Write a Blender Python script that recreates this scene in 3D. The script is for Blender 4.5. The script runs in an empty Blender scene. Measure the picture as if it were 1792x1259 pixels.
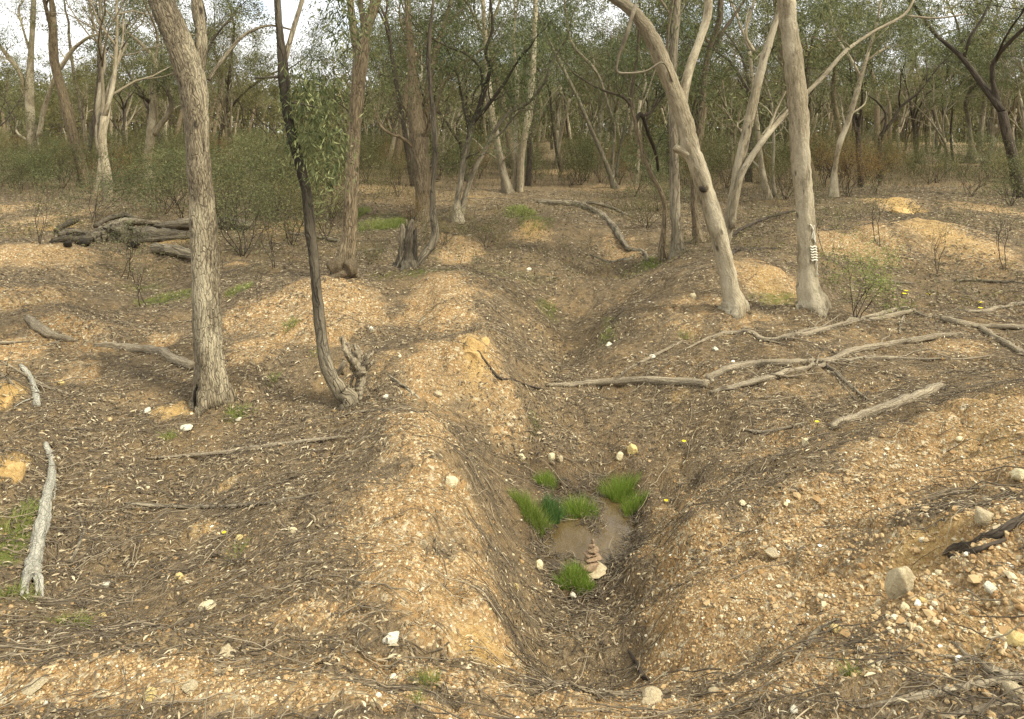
import bpy, math, random
import numpy as np
from math import radians, sin, cos, pi
# ---------------------------------------------------------------- camera / light
SC = bpy.context.scene
COL = SC.collection
F = 1168.0; CX = 896.0; HY = 225.0; CZ = 2.0       # pixel focal length, horizon row, eye height
cam = bpy.data.cameras.new('camera'); camo = bpy.data.objects.new('camera', cam); COL.objects.link(camo)
camo.location = (0, 0, CZ); camo.rotation_euler = (radians(90), 0, 0)
cam.sensor_fit = 'HORIZONTAL'; cam.sensor_width = 36; cam.lens = 36 * F / 1792
cam.shift_y = -(629.5 - HY) / 1792
cam.clip_start = .05; cam.clip_end = 3000
SC.camera = camo
SC.render.resolution_x = 1024; SC.render.resolution_y = 719
SUN_EL, SUN_AZ = radians(48), radians(118)         # azimuth clockwise from +Y (ahead): right and a little behind
W = bpy.data.worlds.new('World'); SC.world = W; W.use_nodes = True
nt = W.node_tree; N = nt.nodes; Lk = nt.links; bg = N['Background']
sky = N.new('ShaderNodeTexSky'); sky.sky_type = 'NISHITA'; sky.sun_disc = False
sky.sun_elevation = SUN_EL; sky.sun_rotation = SUN_AZ
tc = N.new('ShaderNodeTexCoord'); mp = N.new('ShaderNodeMapping'); mp.inputs['Scale'].default_value = (1, 1, 2.5)
cn = N.new('ShaderNodeTexNoise'); cn.inputs['Scale'].default_value = 3.2; cn.inputs['Detail'].default_value = 7
cr = N.new('ShaderNodeValToRGB'); cr.color_ramp.elements[0].position = .26; cr.color_ramp.elements[1].position = .46
mx = N.new('ShaderNodeMix'); mx.data_type = 'RGBA'; mx.inputs[7].default_value = (6.3, 6.3, 6.3, 1)
Lk.new(tc.outputs['Generated'], mp.inputs[0]); Lk.new(mp.outputs[0], cn.inputs['Vector']); Lk.new(cn.outputs[0], cr.inputs[0])
Lk.new(cr.outputs[0], mx.inputs[0]); Lk.new(sky.outputs[0], mx.inputs[6]); Lk.new(mx.outputs[2], bg.inputs[0])
bg.inputs[1].default_value = .15
sl = bpy.data.lights.new('sun', 'SUN'); sl.energy = 3.1; sl.angle = radians(10); sl.color = (1, .93, .8)
so = bpy.data.objects.new('sun', sl); COL.objects.link(so)
so.rotation_euler = (radians(90) - SUN_EL, 0, -SUN_AZ + pi)
from mathutils import Vector
sd = Vector((sin(SUN_AZ) * cos(SUN_EL), cos(SUN_AZ) * cos(SUN_EL), sin(SUN_EL)))
so.rotation_euler = sd.to_track_quat('Z', 'Y').to_euler()
SC.view_settings.view_transform = 'Standard'; SC.view_settings.look = 'None'
SC.view_settings.exposure = .9; SC.view_settings.gamma = 1
SC.render.engine = 'CYCLES'
SC.cycles.max_bounces = 4; SC.cycles.diffuse_bounces = 2; SC.cycles.transmission_bounces = 2; SC.cycles.transparent_max_bounces = 4
rs = np.random.RandomState

# ---------------------------------------------------------------- noise, terrain
_T = rs(5).rand(256, 256)
def vn(x, y):
    xi = np.floor(x).astype(int); yi = np.floor(y).astype(int); fx = x - xi; fy = y - yi
    fx = fx * fx * (3 - 2 * fx); fy = fy * fy * (3 - 2 * fy)
    g = lambda a, b: _T[a % 256, b % 256]
    return (g(xi, yi) * (1 - fx) + g(xi + 1, yi) * fx) * (1 - fy) + (g(xi, yi + 1) * (1 - fx) + g(xi + 1, yi + 1) * fx) * fy * 1.0 - .5
def fbm(x, y, s, o=4):
    r = 0
    for k in range(o): r = r + vn(x * s * 2 ** k + 17 * k, y * s * 2 ** k + 31 * k) / 2 ** k
    return r
def sst(a, b, x): t = np.clip((x - a) / (b - a), 0, 1); return t * t * (3 - 2 * t)
# ground heights read off the photograph: (column, row, height)
CP = [(-200,1259,.3),(0,1259,.3),(400,1259,.33),(800,1259,.33),(1100,1259,.33),(1400,1259,.38),(1792,1259,.58),(2000,1259,.6),
(900,1222,.24),(1040,1225,.22),(1160,1222,.24),
(940,1190,-.66),(1040,1190,-.72),(1020,1100,-.75),(1010,1000,-.8),(1020,950,-.83),(1010,870,-.8),(1000,800,-.68),(1000,740,-.6),(985,680,-.52),(985,620,-.72),(990,590,-.7),(1100,460,-.18),(1135,435,-.02),
(925,1080,-.7),(895,960,-.68),(870,860,-.58),(890,770,-.45),(925,700,-.4),
(1115,1190,-.66),(1112,1060,-.74),(1115,960,-.76),(1140,860,-.66),(1150,770,-.5),
(780,1190,.25),(600,1160,.26),(400,1150,.24),(200,1160,.22),(0,1160,.22),(-200,1160,.2),
(830,1130,.14),(740,1050,.2),(690,950,.14),(760,950,.08),(640,860,.1),(720,740,.1),(780,850,.06),(850,1040,-.08),(820,930,-.02),(825,800,-.02),
(440,1030,.1),(250,1030,0),(80,1060,.06),(250,950,-.08),(100,950,-.02),(300,850,-.12),(450,880,-.08),(200,750,-.06),(-50,900,.12),(-50,750,.12),(20,810,.1),
(370,705,0),(600,710,-.06),(480,650,.0),(520,780,-.06),(430,545,.14),(500,500,.28),(560,497,.33),(620,498,.33),(560,560,.24),(440,510,.2),(660,545,.05),(770,490,.34),(720,520,.15),(800,540,.24),(880,500,.12),(760,590,.08),(820,600,.2),(845,590,.18),(760,640,.1),(870,650,-.05),(905,620,-.12),(940,620,-.4),(1030,620,-.42),(1080,625,-.2),(1000,570,-.62),(950,565,-.25),(1050,565,-.3),(1090,565,-.05),(1045,505,-.55),(1010,500,-.2),(1085,500,-.15),(985,650,-.75),(1095,470,-.35),
(500,462,.02),(770,462,.02),(900,470,0),(650,470,.02),(980,470,-.1),(960,430,.05),(850,420,.1),(800,425,.2),
(60,440,.32),(0,450,.3),(60,500,.18),(40,530,.26),(150,580,.15),(250,560,-.02),(250,490,-.14),(300,520,-.14),(160,500,-.02),(330,465,0),(420,470,.05),(0,600,.22),(100,650,.05),(0,680,.05),
(100,400,.15),(0,380,.2),(250,410,.1),(500,400,.05),(400,420,.1),(700,400,.1),
(1250,1185,.1),(1190,1190,-.1),(1190,1060,-.16),(1300,960,-.1),(1400,860,.08),(1500,850,.2),(1620,850,.38),(1740,720,.42),(1792,700,.46),(2000,700,.5),(1600,950,.4),(1500,1120,.38),(1400,1180,.36),(1700,1050,.54),(1792,900,.64),(2000,900,.7),(1360,1060,.06),(1215,900,-.12),(1310,800,-.14),(1220,700,-.2),(1100,700,-.42),(1300,650,0),(1500,700,.08),(1600,760,.25),(1440,590,.1),(1650,620,.14),(1792,600,.16),(1250,560,.12),(1150,610,-.12),(1200,580,.03),(1287,540,.2),(1415,540,.2),(1062,600,-.28),(1110,540,0),(1150,520,.1),(1200,490,.26),(1230,460,.3),(1350,480,.36),(1350,525,.12),(1480,520,.1),(1500,430,.34),(1470,408,.42),(1650,400,.5),(1640,430,.36),(1580,358,.45),(1720,370,.4),(1792,500,.12),(1700,480,.12),(1560,470,.15),(1792,420,.2),
(1185,445,.1),(1050,410,.1),(1280,400,.05),(930,380,.1),(800,370,.15),(1000,350,.1),(600,340,.1),(200,330,.1),(1200,330,.1),(1600,320,.15),(1792,320,.15)]
cp = []
for px, py, z in CP:
    z = z * .62 if z < 0 else z * .85 if py < 1150 else z
    Y = (CZ - z) * F / (py - HY); cp.append(((px - CX) / F * Y, Y, z))
for x in (-6, -3, 0, 3, 6):
    cp.append((x, .4, .42 if x < 2 else .6)); cp.append((x * 1.5, -2.5, .45))
for Y in (30, 45):
    for x in np.linspace(-1, 1, 5): cp.append((x * Y, Y, .1))
for Y in (3, 6, 10, 16): cp.append((-1.05 * Y - 2, Y, .15)); cp.append((1.05 * Y + 2, Y, .45 if Y < 5 else .25))
cp = np.array(cp)
def ker(r2): return .5 * r2 * np.log(r2 + 1e-9)
A = cp[:, :2]; n = len(A)
K = ker(((A[:, None] - A[None]) ** 2).sum(-1)) + np.eye(n) * .02
P = np.c_[np.ones(n), A]
sol = np.linalg.solve(np.block([[K, P], [P.T, np.zeros((3, 3))]]), np.r_[cp[:, 2], 0, 0, 0])
def tps(x, y):
    sh = x.shape; x = x.ravel(); y = y.ravel(); out = np.empty(len(x))
    for i in range(0, len(x), 40000):
        a = x[i:i + 40000]; b = y[i:i + 40000]
        out[i:i + 40000] = ker((a[:, None] - A[:, 0]) ** 2 + (b[:, None] - A[:, 1]) ** 2) @ sol[:n] + sol[n] + sol[n + 1] * a + sol[n + 2] * b
    return out.reshape(sh)
xs = [0.]; d = .034
while xs[-1] < 260:
    if xs[-1] > 5.5: d *= 1.022
    xs.append(xs[-1] + d)
xs = np.array(xs); XS = np.r_[-xs[:0:-1], xs]
ys = [1.3]
while ys[-1] < 260: ys.append(ys[-1] + .022 * max(1, ys[-1] / 2) ** 1.22)
YS = np.r_[[-60, -30, -14, -7, -4, -2, -1, -.3, .3, .7, 1.0], ys]
GX, GY = np.meshgrid(XS, YS)
near = (np.abs(GX) < 45) & (GY < 48) & (GY > -4)
GZ = np.full(GX.shape, .12); GZ[near] = np.clip(tps(GX[near], GY[near]), -.95, .75)
fw = sst(26, 40, np.hypot(GX, GY)) ; GZ = GZ * (1 - fw) + fw * (.1 + .5 * fbm(GX, GY, .05, 3))
nz = .10 * fbm(GX, GY, .9, 3) + .06 * fbm(GX + 9, GY, 3.1, 4) + .016 * fbm(GX, GY + 5, 13, 2)
GZ += nz
def W2(px, py, z=0):
    Y = (CZ - z) * F / (py - HY); return ((px - CX) / F * Y, Y)
def dip(px, py, z, rx, ry, dz):
    global GZ
    x, y = W2(px, py, z); GZ = GZ + dz * np.exp(-(((GX - x) / rx) ** 2 + ((GY - y) / ry) ** 2) ** 1.5)
dip(1015, 955, -.52, .31, .26, -.075); dip(1082, 880, -.5, .14, .36, -.09); dip(945, 885, -.5, .2, .12, .04)
dip(825, 600, .2, .16, .12, .12); dip(845, 575, .2, .1, .1, .1); dip(1610, 965, .4, .16, .12, -.1); dip(1660, 990, .45, .2, .06, .05)
dip(1700, 700, .42, .9, .3, .06); dip(1585, 352, .45, .5, .4, .14); dip(860, 1165, -.2, .12, .2, .08); dip(20, 815, .1, .12, .16, .10)
dip(0, 690, .05, .14, .16, .10)
for px, py, z, rx, dz in [(520,505,.3,.45,.05),(600,515,.3,.5,.05),(775,500,.3,.5,.04),(790,424,.1,.55,.12),(70,440,.3,1.0,.08),(30,520,.2,.7,.07),(150,572,.1,.5,.08),(1400,412,.4,.7,.10),(1500,410,.4,.6,.12),(1640,404,.45,1.0,.14),(1730,378,.45,1.2,.2),(1345,486,.3,.6,.06),(730,735,.1,.4,.05),(930,400,.1,.9,.12),(660,560,.1,.35,-.07),(450,480,.1,.5,.04),(1080,445,.05,.5,.1),(300,590,0,.3,.06)]:
    dip(px, py, z, rx, rx * .7, dz)
_w = sst(1.2, 2.5, GY) * (1 - sst(14, 22, GY)); _f = fbm(GX * 1.3 + 3, GY * .8, 1.7, 3)
GZ += _w * .045 * (np.abs(_f) < .06) * -(1 - np.abs(_f) / .06) + _w * .03 * sst(.02, .10, fbm(GX + 40, GY, 1.1, 4))
def H(x, y):
    x = np.asarray(x, float); y = np.asarray(y, float)
    u = np.interp(x, XS, np.arange(len(XS))); v = np.interp(y, YS, np.arange(len(YS)))
    i = np.clip(u.astype(int), 0, len(XS) - 2); j = np.clip(v.astype(int), 0, len(YS) - 2); a = u - i; b = v - j
    return (GZ[j, i] * (1 - a) + GZ[j, i + 1] * a) * (1 - b) + (GZ[j + 1, i] * (1 - a) + GZ[j + 1, i + 1] * a) * b
_Y = np.exp(np.linspace(np.log(1.4), np.log(130), 1500))
def at(px, py):
    x = (px - CX) / F * _Y; z = CZ - (py - HY) / F * _Y; h = H(x, _Y); k = np.argmax(h >= z)
    if h[k] < z[k]: k = len(_Y) - 1
    if k > 0:
        d0 = z[k - 1] - h[k - 1]; d1 = z[k] - h[k]; t = d0 / (d0 - d1 + 1e-12); Y = _Y[k - 1] + t * (_Y[k] - _Y[k - 1])
    else: Y = _Y[0]
    xx = (px - CX) / F * Y
    return np.array([xx, Y, float(H(xx, Y))])
# ---------------------------------------------------------------- surface masks on the ground (world-space patches)
def patches(lst, x, y):
    m = np.zeros(x.shape)
    for px, py, rx, ry, s in lst:
        c = at(px, py); hx = rx / F * c[1]; hy = ry * c[1] ** 2 / (F * max(.9, CZ - c[2]))
        m = np.maximum(m, s * np.exp(-(((x - c[0]) / hx) ** 2 + ((y - c[1]) / hy) ** 2) ** 1.3))
    return m
BARE = [(1150,1080,40,110,.95),(1100,800,60,40,.45),(1020,760,60,30,.4),(560,820,60,40,.35),(150,560,200,25,.45),(420,700,90,30,.4),(1500,590,200,30,.45),(1350,780,100,40,.6),(980,530,60,40,.35),(1300,560,120,20,.5),(1160,1160,40,50,.95),(1165,950,35,60,.8),(1185,900,50,60,.7),(1300,1040,200,150,1),(1330,700,90,30,.45),(1420,620,100,20,.4),(1180,640,40,30,.5),(1090,740,60,30,.35),(690,640,70,40,.5),(350,800,120,25,.3),(1250,520,60,20,.5),(1560,560,100,16,.45),(870,1120,70,60,.9),(830,1000,60,60,.9),(800,900,50,50,.8),(1170,1120,60,80,.95),(1190,1000,60,60,.9),(1250,850,70,40,.6),(1000,1235,900,40,.75),(560,1090,120,30,.7),(450,740,120,30,.35),(250,690,90,30,.35),(1600,660,90,20,.4),(1100,640,60,40,.35),(840,500,60,30,.5),(200,450,120,14,.5),(620,640,60,40,.4),(1000,700,60,40,.4),(100,1180,420,45,.95),(400,1200,400,55,.9),(760,1240,420,30,.85),(1250,1245,500,22,.8),(800,1090,110,70,.95),(740,1000,120,80,.95),(680,900,110,90,.85),(770,860,90,60,.8),(730,740,70,70,.85),(760,650,80,45,.8),(830,600,60,35,.9),(870,700,60,40,.7),
(1250,1100,150,120,1),(1320,980,150,100,1),(1450,900,160,90,1),(1620,820,180,80,1),(1500,1050,200,90,.95),(1700,1050,160,120,1),(1740,720,120,50,1),(1400,1170,180,50,.85),(1240,940,80,60,.9),(1700,950,150,60,1),
(560,525,150,45,1),(480,545,110,30,.9),(590,560,60,30,.9),(770,505,75,35,.95),(790,535,60,30,.8),(450,610,70,25,.75),(60,440,110,16,.9),(30,520,80,28,.95),(120,575,80,22,.9),(30,610,60,22,.8),(140,650,60,25,.55),(275,600,40,12,.8),(300,715,50,18,.6),(160,610,60,18,.6),
(1350,490,65,30,.9),(1480,412,110,18,.95),(1650,405,95,28,.95),(1740,370,70,16,.9),(1580,360,35,18,1),(1200,540,60,35,.55),(1250,640,80,30,.45),(1400,690,160,30,.4),(1330,760,120,35,.5),(1680,610,90,22,.7),(1500,680,120,20,.5),(1560,780,120,30,.7),
(800,430,50,14,.95),(930,410,50,10,.7),(1090,440,50,20,.7),(1060,330,130,10,.5),(650,330,80,10,.6),(420,460,80,8,.6),(20,365,60,14,.7),(90,380,50,18,.7),(960,300,60,6,.9),(1560,233,160,6,.8),(1000,790,110,30,.4),(410,850,25,14,.8),(375,915,35,22,.9),(170,480,80,20,.4),(940,570,60,60,.35)]
OCH = [(860,1150,50,40,.9),(790,1050,50,50,.3),(830,610,35,25,.7),(1600,960,90,40,.6),(1760,780,90,60,.5),(1720,700,100,25,.4),(1585,360,25,18,.8),(1650,405,60,20,.5),(300,715,40,15,.7),(375,915,35,22,.7),(10,810,25,35,.9),(0,695,20,20,1),(410,850,20,14,.6),(90,400,50,20,.7),(290,420,50,15,.6),(500,400,60,20,.5),(1345,490,40,20,.4),(30,535,60,20,.3),(700,340,120,25,.35),(1700,1100,100,80,.4),(930,400,30,10,.6),(300,1130,250,30,.25),(1200,690,30,10,.5),(820,345,60,20,.35)]
MOSS = [(300,525,60,18,.8),(240,505,50,14,.5),(420,510,25,8,.9),(690,395,40,12,.8),(660,390,60,25,.5),(910,372,40,10,.8),(1130,467,18,8,.8),(960,545,30,15,.5),(1060,590,30,15,.4),(420,725,30,15,.7),(20,950,40,90,.7),(1360,525,60,15,.5),(1500,500,80,35,.25),(1430,740,40,10,.3),(740,475,160,10,.5),(1120,480,60,15,.4),(130,1090,60,15,.5),(1070,560,20,20,.4),(880,480,150,15,.4),(930,815,60,12,.3),(1200,430,60,20,.3)]
MUD = [(1010,950,110,70,1),(1070,870,60,60,.9),(940,830,70,40,.8),(1040,1050,60,30,.7)]
WZ = -.518
# ---------------------------------------------------------------- material helpers
def hue(c): return (c[0] * .99, c[1] * 1.0, c[2] * .89)
class M:
    def __init__(s, name, rough=.9, spec=.2):
        s.m = bpy.data.materials.new(name); s.m.use_nodes = True; s.t = s.m.node_tree; s.n = s.t.nodes; s.b = s.n['Principled BSDF']
        s.b.inputs['Roughness'].default_value = rough; s.b.inputs['Specular IOR Level'].default_value = spec
    def L(s, a, b): s.t.links.new(a, b)
    def attr(s, nm, out='Vector'): a = s.n.new('ShaderNodeAttribute'); a.attribute_name = nm; return a.outputs[out]
    def pos(s): return s.n.new('ShaderNodeNewGeometry').outputs['Position']
    def scale(s, v, sc):
        q = s.n.new('ShaderNodeMapping'); q.inputs['Scale'].default_value = sc; s.L(v, q.inputs[0]); return q.outputs[0]
    def noise(s, v, sc, det=4, ro=.6, dist=0):
        q = s.n.new('ShaderNodeTexNoise'); q.inputs['Scale'].default_value = sc; q.inputs['Detail'].default_value = det
        q.inputs['Roughness'].default_value = ro; q.inputs['Distortion'].default_value = dist; s.L(v, q.inputs['Vector']); return q.outputs[0]
    def nc(s, v, sc):
        q = s.n.new('ShaderNodeTexNoise'); q.inputs['Scale'].default_value = sc; s.L(v, q.inputs['Vector']); return q.outputs['Color']
    def voro(s, v, sc, out='Distance', feat='F1'):
        q = s.n.new('ShaderNodeTexVoronoi'); q.feature = feat; q.inputs['Scale'].default_value = sc; s.L(v, q.inputs['Vector']); return q.outputs[out]
    def ramp(s, f, *st):
        q = s.n.new('ShaderNodeValToRGB'); e = q.color_ramp.elements
        while len(e) < len(st): e.new(.5)
        for k, (p, c) in enumerate(st):
            e[k].position = p; e[k].color = (*(hue(c) if hasattr(c, '__len__') else (c, c, c)), 1)
        s.L(f, q.inputs[0]); return q.outputs[0]
    def mix(s, f, a, b, mode='MIX'):
        q = s.n.new('ShaderNodeMix'); q.data_type = 'RGBA'; q.blend_type = mode
        for i, v in ((0, f), (6, a), (7, b)):
            if hasattr(v, 'is_linked') or hasattr(v, 'links'): s.L(v, q.inputs[i])
            else: q.inputs[i].default_value = v if i == 0 else (*hue(v), 1)
        return q.outputs[2]
    def math(s, op, a, b=0):
        q = s.n.new('ShaderNodeMath'); q.operation = op
        for i, v in ((0, a), (1, b)):
            if hasattr(v, 'links'): s.L(v, q.inputs[i])
            else: q.inputs[i].default_value = v
        return q.outputs[0]
    def col(s, c): s.L(c, s.b.inputs['Base Color'])
    def bump(s, h, st, dist):
        q = s.n.new('ShaderNodeBump'); q.inputs['Strength'].default_value = st; q.inputs['Distance'].default_value = dist
        s.L(h, q.inputs['Height']); s.L(q.outputs[0], s.b.inputs['Normal'])
def bark_mat(name, a, b, dark=(.035, .028, .022), patch=None, fib=28, pn=2.2, zs=.16, crk=.6):
    m = M(name); bk = m.attr('bk'); dk = m.attr('rnd', 'Fac')
    v = m.scale(bk, (1, 1, zs)); f1 = m.noise(v, fib, 5, .65, .6); c = m.mix(m.ramp(f1, (.33, 0.), (.66, 1.)), a, b)
    p = m.noise(m.scale(bk, (1, 1, .45)), pn, 4, .6, .5)
    if patch: c = m.mix(m.ramp(p, (.5, 0.), (.62, .8)), c, patch)
    c = m.mix(m.ramp(m.noise(m.scale(bk, (1, 1, .2)), fib * .4, 4, .7), (.58, 0.), (.72, .75)), c, dark)
    ck = m.voro(m.mix(.16 if crk < .5 else .06, m.scale(bk, (1, 1, .10)), m.nc(bk, 7)), fib * .75, feat='DISTANCE_TO_EDGE'); c = m.mix(m.ramp(ck, (.0, crk), (.09, 0.)), c, dark)
    kn = m.voro(m.scale(bk, (1, 1, .5)), 5.5); c = m.mix(m.ramp(kn, (.06, .8), (.13, 0.)), c, dark)
    c = m.mix(m.math('MULTIPLY', dk, m.ramp(p, (.2, .75), (.6, 1.))), c, dark)
    c = m.mix(m.ramp(m.noise(bk, 90, 2), (.3, .75), (.7, 1.)), (0, 0, 0), c, 'MIX')
    m.col(c); m.bump(m.math('ADD', f1, m.math('MULTIPLY', m.math('MINIMUM', ck, .1), 6. * crk)), 1., .02); return m.m
def leaf_mat(name, a, b, c, tr=.3):
    m = M(name, .65, .25); r = m.attr('rnd', 'Fac'); oi = m.n.new('ShaderNodeObjectInfo')
    q = m.ramp(r, (0, a), (.5, b), (1, c)); q = m.mix(m.math('MULTIPLY', oi.outputs['Random'], .25), q, (.16, .135, .06))
    m.col(q); t = m.n.new('ShaderNodeBsdfTranslucent'); m.L(q, t.inputs[0]); ms = m.n.new('ShaderNodeMixShader'); ms.inputs[0].default_value = tr
    m.L(m.b.outputs[0], ms.inputs[1]); m.L(t.outputs[0], ms.inputs[2]); m.L(ms.outputs[0], m.n['Material Output'].inputs[0]); return m.m
def ramp_mat(name, *st, rough=.85, spec=.25):
    m = M(name, rough, spec); q = m.ramp(m.attr('rnd', 'Fac'), *st)
    g = m.noise(m.pos(), 60, 3); m.col(m.mix(.35, q, m.mix(m.ramp(g, (.3, 0.), (.7, 1.)), (.1, .08, .06), q))); return m.m
# ---------------------------------------------------------------- mesh builder
class MB:
    def __init__(s): s.v = []; s.f = {3: [], 4: []}; s.n = 0; s.bk = []; s.r = []
    def add(s, v, f, bk=None, rnd=0.):
        v = np.asarray(v, float).reshape(-1, 3); f = np.asarray(f, int)
        s.v.append(v); s.f[f.shape[1]].append(f + s.n); s.n += len(v)
        s.bk.append(v if bk is None else np.asarray(bk).reshape(-1, 3))
        s.r.append(np.broadcast_to(np.asarray(rnd, float), (len(v),)))
    def build(s, name, mat, parent=None, base=None, smooth=True, origin=None):
        v = np.concatenate(s.v)
        if base is None:
            base = origin if origin is not None else (np.array([v[:, 0].mean(), v[:, 1].mean(), v[:, 2].min()]) if parent is None else np.zeros(3))
        me = bpy.data.meshes.new(name); v = v - base
        me.vertices.add(len(v)); me.vertices.foreach_set('co', v.astype(np.float32).ravel())
        fs = [np.concatenate(s.f[k]) for k in (3, 4) if s.f[k]]
        tot = np.concatenate([np.full(len(a), a.shape[1]) for a in fs]); lo = np.concatenate([a.ravel() for a in fs])
        me.loops.add(len(lo)); me.loops.foreach_set('vertex_index', lo.astype(np.int32))
        me.polygons.add(len(tot)); me.polygons.foreach_set('loop_start', np.r_[0, np.cumsum(tot)[:-1]].astype(np.int32))
        me.polygons.foreach_set('loop_total', tot.astype(np.int32))
        me.polygons.foreach_set('use_smooth', np.full(len(tot), smooth))
        me.update(calc_edges=True)
        a = me.attributes.new('bk', 'FLOAT_VECTOR', 'POINT'); a.data.foreach_set('vector', np.concatenate(s.bk).astype(np.float32).ravel())
        a = me.attributes.new('rnd', 'FLOAT', 'POINT'); a.data.foreach_set('value', np.concatenate(s.r).astype(np.float32))
        me.materials.append(mat); o = bpy.data.objects.new(name, me); COL.objects.link(o)
        if parent: o.parent = parent
        else: o.location = base
        return o
def tag(o, label=None, cat=None, group=None, kind=None):
    if label: o['label'] = label
    if cat: o['category'] = cat
    if group: o['group'] = group
    if kind: o['kind'] = kind
    return o
def thing(name, loc, label, cat, group=None):
    o = bpy.data.objects.new(name, None); COL.objects.link(o); o.location = loc; o.empty_display_size = .2
    return tag(o, label, cat, group)
def cat_rom(p, k):
    p = np.asarray(p, float)
    if len(p) < 3 or k < 2: 
        t = np.linspace(0, len(p) - 1, (len(p) - 1) * max(k, 1) + 1); i = np.minimum(t.astype(int), len(p) - 2); u = (t - i)[:, None]
        return p[i] * (1 - u) + p[i + 1] * u
    q = np.vstack([2 * p[0] - p[1], p, 2 * p[-1] - p[-2]]); out = []
    for i in range(1, len(q) - 2):
        for t in np.arange(k) / k:
            out.append(.5 * (2 * q[i] + (q[i + 1] - q[i - 1]) * t + (2 * q[i - 1] - 5 * q[i] + 4 * q[i + 1] - q[i + 2]) * t * t + (3 * q[i] - q[i - 1] - 3 * q[i + 1] + q[i + 2]) * t ** 3))
    out.append(q[-2]); return np.array(out)
def tube(mb, pts, rad, sides=8, noise=.05, rng=None, dark=0., flare=0., groove=0.):
    pts = np.asarray(pts, float); n = len(pts); rad = np.broadcast_to(rad, (n,)).astype(float)
    t = np.gradient(pts, axis=0); t /= np.linalg.norm(t, axis=1)[:, None] + 1e-9
    u = np.zeros((n, 3)); a = np.array([1., 0, 0]) if abs(t[0][0]) < .8 else np.array([0, 1., 0])
    for i in range(n):
        a = a - t[i] * (a @ t[i]); a /= np.linalg.norm(a) + 1e-9; u[i] = a
    w = np.cross(t, u); th = np.arange(sides) * 2 * pi / sides
    ln = np.r_[0, np.cumsum(np.linalg.norm(np.diff(pts, axis=0), axis=1))]
    rr = np.repeat(rad[:, None], sides, 1)
    if noise and rng is not None:
        R = max(rad.mean(), .004)
        for k, am in ((1, .7), (2, 1), (3, .8), (5, .5)):
            if k < sides / 2: rr = rr * (1 + noise * am * np.sin(k * th[None] + ln[:, None] / R * rng.uniform(.1, .6) * rng.choice([-1, 1]) + rng.uniform(0, 6)))
    if groove:
        gr = rng.normal(0, 1, sides)[None] + .6 * rng.normal(0, 1, (n, sides)); rr = rr * (1 + groove * gr)
    if flare:
        ex = np.exp(-np.maximum(ln - .15, 0) / (rad[0] * 1.1))[:, None]; rr = rr * (1 + flare * ex * (.45 + .55 * np.sin(4 * th + rng.uniform(0, 6))[None] + .35 * np.sin(7 * th + rng.uniform(0, 6))[None]))
    v = pts[:, None] + rr[..., None] * (np.cos(th)[None, :, None] * u[:, None] + np.sin(th)[None, :, None] * w[:, None])
    bk = np.stack([rr * np.cos(th), rr * np.sin(th), np.repeat(ln[:, None], sides, 1)], -1) + (rng.uniform(0, 50) if rng is not None else 0)
    i = np.arange(n - 1)[:, None] * sides; j = np.arange(sides)[None]; j2 = (j + 1) % sides
    f = np.stack([i + j, i + j2, i + sides + j2, i + sides + j], -1).reshape(-1, 4)
    dk = np.repeat(np.broadcast_to(dark, (n,)).astype(float), sides)
    v = v.reshape(-1, 3); bk = bk.reshape(-1, 3)
    v = np.vstack([v, pts[0], pts[-1]]); bk = np.vstack([bk, bk[0], bk[-1]]); dk = np.r_[dk, dk[0], dk[-1]]
    c = n * sides; j = np.arange(sides); j2 = (j + 1) % sides
    tri = np.vstack([np.c_[np.full(sides, c), j2, j], np.c_[np.full(sides, c + 1), (n - 1) * sides + j, (n - 1) * sides + j2]])
    b0 = mb.n; mb.add(v, f, bk, dk); mb.f[3].append(tri + b0)
def leaves(mb, ctr, k, s, L, Wd, rng, droop=.8, sq=.8):
    """k leaves scattered round each centre: bent lens shapes, hanging"""
    ctr = np.asarray(ctr); m = len(ctr) * k
    if m == 0: return
    c = np.repeat(ctr, k, 0) + rng.normal(0, 1, (m, 3)) * np.array([s, s, s * sq])
    d = rng.normal(0, 1, (m, 3)); d[:, 2] = d[:, 2] * .6 - droop; d /= np.linalg.norm(d, axis=1)[:, None]
    e = np.cross(d, rng.normal(0, 1, (m, 3))); e /= np.linalg.norm(e, axis=1)[:, None] + 1e-9
    l = (L * rng.uniform(.6, 1.3, m))[:, None]; w = (Wd * rng.uniform(.7, 1.3, m))[:, None]
    v = np.stack([c, c + d * l * .45 + e * w * .5, c + d * l, c + d * l * .5 - e * w * .5], 1)
    mb.add(v, np.arange(m * 4).reshape(-1, 4), None, np.repeat(np.clip(rng.beta(2, 2, m) * .8 + np.repeat(rng.uniform(-.25, .4, len(ctr)), k), 0, 1), 4))
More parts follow.
